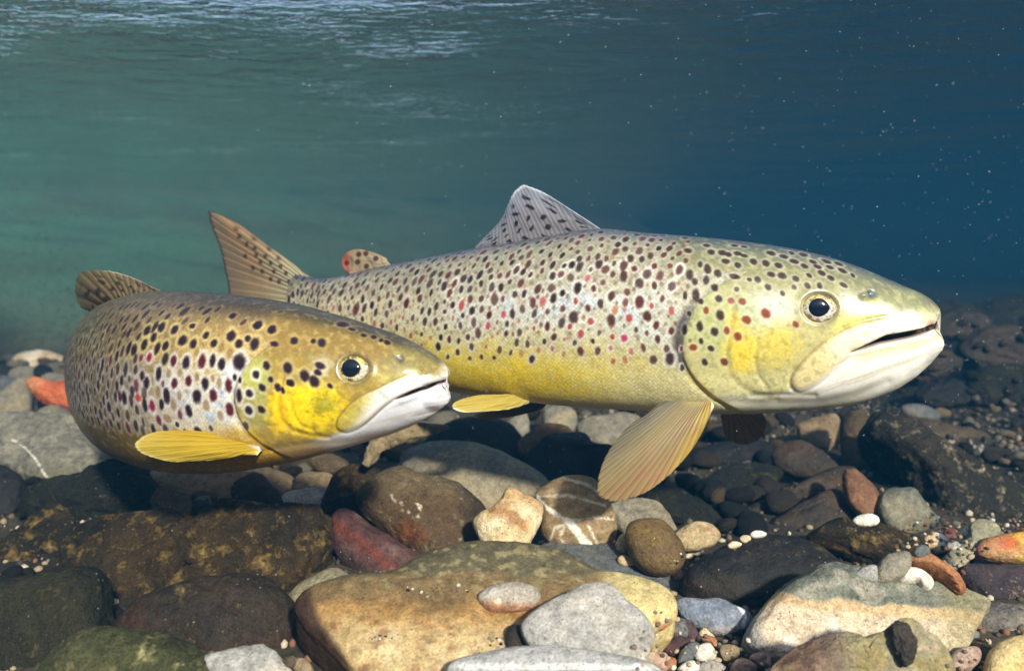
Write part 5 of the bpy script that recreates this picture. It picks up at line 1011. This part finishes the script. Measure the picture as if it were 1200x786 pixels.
hc = const((158, 132, 60), X.shape); hc = mixc(hc, (66, 54, 34), sstep(.42, .06, tt)); hc = mixc(hc, (140, 112, 56), sstep(.1, .2, tt) * sstep(.36, .26, tt) * .8)
hc = mixc(hc, (172, 174, 92), sstep(34, 10, np.hypot((X - 298) / .8, (Y - 440) / 1.2) + 10 * n1) * .9); hc = mixc(hc, (150, 146, 86), sstep(30, 10, np.hypot((X - 300), (Y - 482)) + 8 * n1) * .8)
hc = mixc(hc, (238, 202, 22), sstep(48, 22, np.hypot((X - 362) / 1.25, (Y - 478) / .85) + 12 * n2)); hc = mixc(hc, (236, 190, 24), sstep(26, 8, np.hypot((X - 330) / .8, (Y - 478) / 1.5) + 6 * n2))
hc = mixc(hc, (126, 124, 40), sstep(18, 5, np.hypot((X - 380) / 1.3, Y - 474) + 8 * n3 + 6 * n2) * .7); hc = mixc(hc, (222, 184, 40), np.exp(-((dop - 3) / 4) ** 2) * sstep(484, 500, Y) * .8)
hc = mixc(hc, (178, 172, 150), sstep(18, 6, np.hypot((X - 378) / 1.2, Y - 428) + 8 * n2) * .6)
hc = mixc(hc, (132, 126, 74), sstep(30, 10, np.hypot((X - 480) / 1.6, Y - 424)) * .6); hc = mixc(hc, (176, 166, 96), sstep(434, 446, Y - (X - 480) * .1) * sstep(430, 460, X) * .8)
hc = mixc(hc, (206, 206, 196), sstep(-10, 2, Y - yu + 4) * sstep(470, 490, X) * .9); hc = mixc(hc, (222, 222, 214), sstep(508, 520, X + (Y - 430) * .3) * .7)
jaw = sstep(-4, 5, Y - np.interp(X, [340, 370, 400, 420, 440, 461, 500, 530], [524, 514, 506, 492, 476, 464, 450, 443]))
hc = mixc(hc, (212, 212, 216), jaw * sstep(345, 385, X)); hc = mixc(hc, (176, 168, 156), jaw * sstep(.0, .5, fbm(np.stack([(X + Y * .9) / 50, (Y + X * .35) / 6, 0 * X + 8], -1), 3)) * .45 * sstep(345, 385, X)); hc = mixc(hc, (186, 170, 78), sstep(-1, 3, dmax) * sstep(452, 425, X) * .8); hc = mixc(hc, (226, 226, 228), sstep(-1, 3, dmax) * sstep(418, 444, X + (Y - 470) * .5) * .9)
hc = mixc(hc, (112, 92, 50), np.exp(-((dmax + 1.2) / 1.3) ** 2) * .6 * sstep(505, 495, Y) * mfade)
hc = mixc(hc, (150, 120, 84), sstep(512, 524, Y - (400 - X) * 0.10) * sstep(400, 370, X) * .8)
hc = mixc(hc, (168, 140, 110), np.exp(-(thr / 3) ** 2) * .4); hc = mixc(hc, (178, 138, 30), np.exp(-(pre / 2) ** 2) * .5)
hc = mixc(hc, (196, 150, 150), np.exp(-((Y - yl + .4) / 1.3) ** 2) * sstep(464, 475, X) * .5); hc = mixc(hc, (58, 34, 34), sstep(.3, .85, mouth)); hc = mixc(hc, (150, 118, 118), sstep(.4, .8, mouth) * sstep(495, 478, X) * .5)
hc = mixc(hc, (48, 46, 46), np.exp(-(ns / 4.6) ** 2) * .95); hc = mixc(hc, (170, 176, 184), np.exp(-(np.hypot(X - 469, Y - 420) / 2) ** 2) * .8); hc = mixc(hc, (74, 66, 44), np.exp(-((er - 18.8) / 2) ** 2) * .5)
fr1 = fbm(np.stack([Bs.U / 9, Bs.V / 9, 0 * Bs.U + 2], -1), 3); fr2 = fbm(np.stack([Bs.U / 3.2, Bs.V / 3.2, 0 * Bs.U + 5], -1), 2)
wj = 1 - jaw * 0.85
hc = mixc(hc, (112, 112, 62), sstep(.05, .5, fr1) * .26 * wj); hc = mixc(hc, (214, 204, 130), sstep(.05, .5, -fr1) * .25 * wj); hc = hc * (1 + (.08 * fr2 * wj + .02 * fr2)[..., None])
c = c * (1 + .09 * fr2[..., None]); c = mixc(c, (220, 214, 186), sstep(.1, .5, fr1) * .3 * sstep(.1, .25, tt)); c = mixc(c, (120, 108, 78), sstep(.12, .5, -fr1) * .35 * sstep(.75, .5, tt))
Bs.col = c * (1 - head[..., None]) + hc * head[..., None]
Bs.col = mixc(Bs.col, (58, 60, 64), np.exp(-((dop - 1) / 2.4) ** 2) * sstep(448, 458, Y) * sstep(476, 468, Y) * sstep(258, 268, X) * .8)
lst = []; taken = []
HS = '785,78,32,38 610,72,20,28 440,108,30,38 660,135,24,30 838,132,28,32 905,98,22,24 950,142,32,45 1070,35,32,24 1090,135,35,18 515,138,24,36 715,165,22,34,f 325,152,22,34 262,168,20,44 178,140,20,40 105,180,20,42 470,265,25,46 378,258,22,40,r 575,260,26,52,r 655,258,22,44 715,278,26,42 845,265,42,56 780,200,22,40,f 278,345,22,48 132,302,18,38 388,415,22,36,r 488,395,24,38,r 600,420,26,44 705,415,18,38,f 765,430,22,52,r 545,505,30,50 660,502,26,46,r 330,500,24,58 232,575,20,42,m 133,515,20,30,o 490,605,22,46 605,570,24,38,f 770,600,24,48,r 270,480,18,46,f 185,415,20,44 85,410,24,40,f 35,515,18,48 205,232,18,32,m 35,295,15,30,m 80,290,15,32 385,565,22,44,f 712,640,22,30,f 335,665,28,30,f 405,705,14,20 555,750,25,28 195,40,22,34 295,20,25,34 390,35,24,32 238,95,20,34 135,50,18,30 65,110,18,32 510,10,22,18 968,10,30,22 1037,288,24,32 968,352,24,30 1010,445,25,28 918,482,24,28 918,600,26,32 1008,600,26,26 1065,383,20,22 1112,445,20,30 1147,465,18,24 1190,410,20,24 850,500,20,50 808,375,14,24 855,385,14,24 345,345,18,34,f 545,368,16,30,f 425,500,16,34,f 425,340,18,30,f 655,375,16,28,f 540,190,14,30,f'
HS2 = '163,82,20,20 48,38,15,14 232,100,20,18 333,153,18,16 422,157,12,12 460,162,20,18 558,78,24,10 303,278,20,26 380,315,22,26 425,340,26,26 318,347,16,16 655,130,14,8 700,136,14,8 762,162,16,9 735,152,10,8 598,100,16,6 500,360,14,12 455,270,26,16 440,300,18,14'
for w, (ox, oy, kk) in [(w, (140, 380, 6.0)) for w in HS.split()] + [(w, (260, 360, 3.929)) for w in HS2.split()]:
    f = w.split(','); x, y, a, b = [float(k) for k in f[:4]]; kc = f[4] if len(f) > 4 else 'd'; x, y = ox + x / kk, oy + y / kk
    onhead = x > 305 or kk < 5
    place(Bs, x, y, a / kk * 1.05, b / kk * 1.05, {'d': (40, 24, 30), 'r': (78, 26, 32), 'm': (128, 28, 48), 'o': (186, 70, 44), 'f': (128, 96, 58)}[kc], 0.25 if onhead else (.75 if kc != 'f' else .3), st=.62 if kc == 'f' else .97, hc=(208, 188, 120) if y < 418 else (222, 220, 214)); taken.append((lst[-1][0], lst[-1][1]))
ir = np.searchsorted(-Bs.U[:, 0] * 0 + np.arange(Bs.nu), np.argmin(np.abs(Bs.X[:400, Bs.nn // 2] - 300))); U0, U1 = Bs.U[ir, 0], Bs.U[-1, 0] - 4
pts = list(taken); Hh = lambda u: float(np.interp(u, Bs.U[:, 0], Bs.V[:, Bs.nn - 1]))
for tries in range(12000):
    u = rg.uniform(U0, U1); vt = Hh(u); tv = rg.uniform(.03, .66); v = tv * vt; xx = float(np.interp(u, Bs.U[:, 0], Bs.X[:, Bs.nn // 2]))
    gap = (20 if xx > 230 else 13.5) * rg.uniform(.9, 1.3)
    if tv < .14: gap *= 1.25
    if any(abs(u - a) < gap and (u - a) ** 2 + (v - b) ** 2 < gap * gap for a, b in pts): continue
    pts.append((u, v)); r = rg.uniform(3.2, 5.2) * (1.0 if tv > .15 else .8) * (1.28 if xx < 190 else 1)
    col = rg.choice([(36, 25, 27), (44, 30, 28), (70, 50, 38), (92, 34, 46) if tv > .35 else (60, 42, 34)])
    lst.append((u, v, r * .9, r * rg.uniform(1.15, 1.5), rg.uniform(-.6, -.2) if tv < .35 else rg.uniform(-.2, .1), col, (196, 180, 140) if tv < .4 else (206, 200, 198), .2 if tv < .3 else .5, rg.uniform(.75, 1) * (1 if tv > .12 else .6)))
Bs.spots(lst)
sml_root = tag(empty('brown_trout', tuple(float(v) for v in (Bs.C[220] - np.array([0, 0, .07])))), 'smaller golden-brown trout with bold dark spots, in front at the left', 'trout', 'trout over the stones')
Bs.build('body', skin_mat('small_trout_skin', 0.31, 0.4), sml_root, (1 - head) * 0.9)
def iris_sml(r, a):
    n = fbm(np.stack([np.cos(a) * r * 3, np.sin(a) * r * 3, 0 * r + 4], -1), 3)
    c = const((190, 184, 160), r.shape); c = mixc(c, (206, 178, 80), sstep(.0, .8, np.sin(a)) * .8); c = mixc(c, (58, 48, 40), sstep(-.05, .3, n) * sstep(.6, -.3, np.cos(a)) * .8)
    n4 = fbm(np.stack([np.cos(a) * r * 9, np.sin(a) * r * 9, 0 * r + 6], -1), 3); c = mixc(c, (52, 44, 36), sstep(.15, .4, n4) * .8)
    c = mixc(c, (226, 206, 150), np.exp(-((r - .64) / .04) ** 2) * .9); c = mixc(c, (70, 60, 40), sstep(.8, 1, r) * .9); return c
Bs.eye(414, 432, 18.5, 10.8, sml_root, iris_sml, squash=0.92, off=(-2.2, 0.8), bulge=0.34)
def col_dorsal_s(u, v, sp, X, Y, n):
    c = const((142, 122, 82), u.shape); c = mixc(c, (92, 76, 52), sstep(0, .8, sp) * .5); g = np.sin(u * 38 + 2 * np.sin(v * 8)) * np.sin(v * 15 + u * 5); c = mixc(c, (58, 48, 38), sstep(.4, .75, g + .4 * n) * .8 * sstep(.95, .7, v))
    c = mixc(c, (214, 208, 192), sstep(.93, .99, v) * sstep(.35, .55, u) * .9); return np.concatenate([c, (250 - 90 * sstep(.5, 1, v) * sstep(.5, .2, u))[..., None]], -1)
fin('dorsal_fin', sml_root, [(129, 366, .745), (143, 355, .69), (160, 350, .652), (190, 345, .612)], [(108, 367, .765), (95, 361, .775), (89, 350, .775), (87, 338, .77), (90, 324, .76), (97, 318, .752), (110, 316.5, .738), (125, 317, .722), (142, 320.5, .698), (160, 327, .668), (176, 335, .638), (190, 341, .614)], col_dorsal_s, rays=15, rag=.05)
def col_pec_s(u, v, sp, X, Y, n):
    c = const((206, 176, 54), u.shape); c = mixc(c, (222, 200, 108), sstep(.5, 1, v) * .6); c = mixc(c, (150, 122, 30), sstep(0, .9, sp) * (.25 + .5 * np.clip(n + .3, 0, 1))); c = mixc(c, (206, 160, 20), sstep(.5, .1, u) * .5); c = mixc(c, (240, 226, 158), np.maximum(sstep(.93, .985, u), sstep(.95, 1, v) * sstep(.25, .45, u))); c = mixc(c, (226, 226, 236), sstep(.10, .02, v)); return np.concatenate([c, (245 - 60 * sstep(.3, 1, v))[..., None]], -1)
fin('pectoral_fin', sml_root, [(296, 514, .512), (302, 520, .508), (307, 528, .506)], [(270, 512, .517), (240, 510, .519), (204, 504.5, .522), (183, 505.5, .523), (168, 511, .523), (158.5, 520, .521), (163, 529, .519), (178, 535.5, .516), (204, 541, .513), (229, 539.5, .511), (254, 536, .51), (280, 532, .508), (300, 530, .507)], col_pec_s, eu=[0, .1, .22, .31, .39, .47, .54, .62, .71, .79, .87, .94, 1], rays=18, rag=.02, ray_amp=.00022, bow=.003, nu=200)
fin('pectoral_fin', sml_root, [(296, 536, .585), (304, 540, .58)], [(262, 536, .60), (220, 534, .62), (200, 538, .625), (220, 543, .62), (262, 542, .60), (298, 542, .583)], col_pec_s, rays=9, rag=0)
def col_tail_s(u, v, sp, X, Y, n): return mixc(const((140, 110, 74), u.shape), (92, 72, 50), sstep(0, .9, sp) * .5)
fin('tail_fin', sml_root, [(160, 386, 1.055), (161, 415, 1.058), (162, 446, 1.056)], [(172, 374, 1.11), (186, 366, 1.15), (192, 385, 1.16), (188, 414, 1.155), (194, 444, 1.16), (188, 466, 1.15), (172, 456, 1.11)], col_tail_s, rays=18, eu=[0, .06, .3, .5, .7, .94, 1])
fin('adipose_fin', sml_root, [(132, 376, .90), (140, 380, .96)], [(133, 366, .90), (138, 364, .94), (145, 370, .975)], col_adi, th=(.003, .001), rays=3, ray_amp=0, rag=0)

# ------------------------------------------------------------------ suspended specks
rs = np.random.RandomState(21); N = 1700
sx = 1200 * np.sqrt(rs.rand(N)) ; sy = rs.rand(N) * 520; sdp = 0.36 + 1.2 * rs.rand(N) ** 1.2
keep = rs.rand(N) < 0.25 + 0.75 * (sx / 1200) ** 1.3; sx, sy, sdp = sx[keep], sy[keep], sdp[keep]
P = at(sx, sy, sdp); Pr = (rs.uniform(.4, 1.0, len(sx)) ** 2.5) * 0.00042 * sdp / 0.6
ok = P[:, 2] < WATER_Z - 0.03
P, Pr = P[ok], Pr[ok]; Sg, Fg = ico(1)
V = (Sg[None] * Pr[:, None, None] * rs.uniform(.6, 1.4, (len(P), 1, 3)) + P[:, None]).reshape(-1, 3); Fa = (Fg[None] + (np.arange(len(P)) * len(Sg))[:, None, None]).reshape(-1, 3)
sm, nt, bs = new_mat('pale_silt_speck'); bs.inputs['Base Color'].default_value = (.5, .55, .6, 1); bs.inputs['Roughness'].default_value = .8
tag(mesh_obj('suspended_silt', V, Fa, sm), 'pale silt specks drifting in the water', kind='stuff')
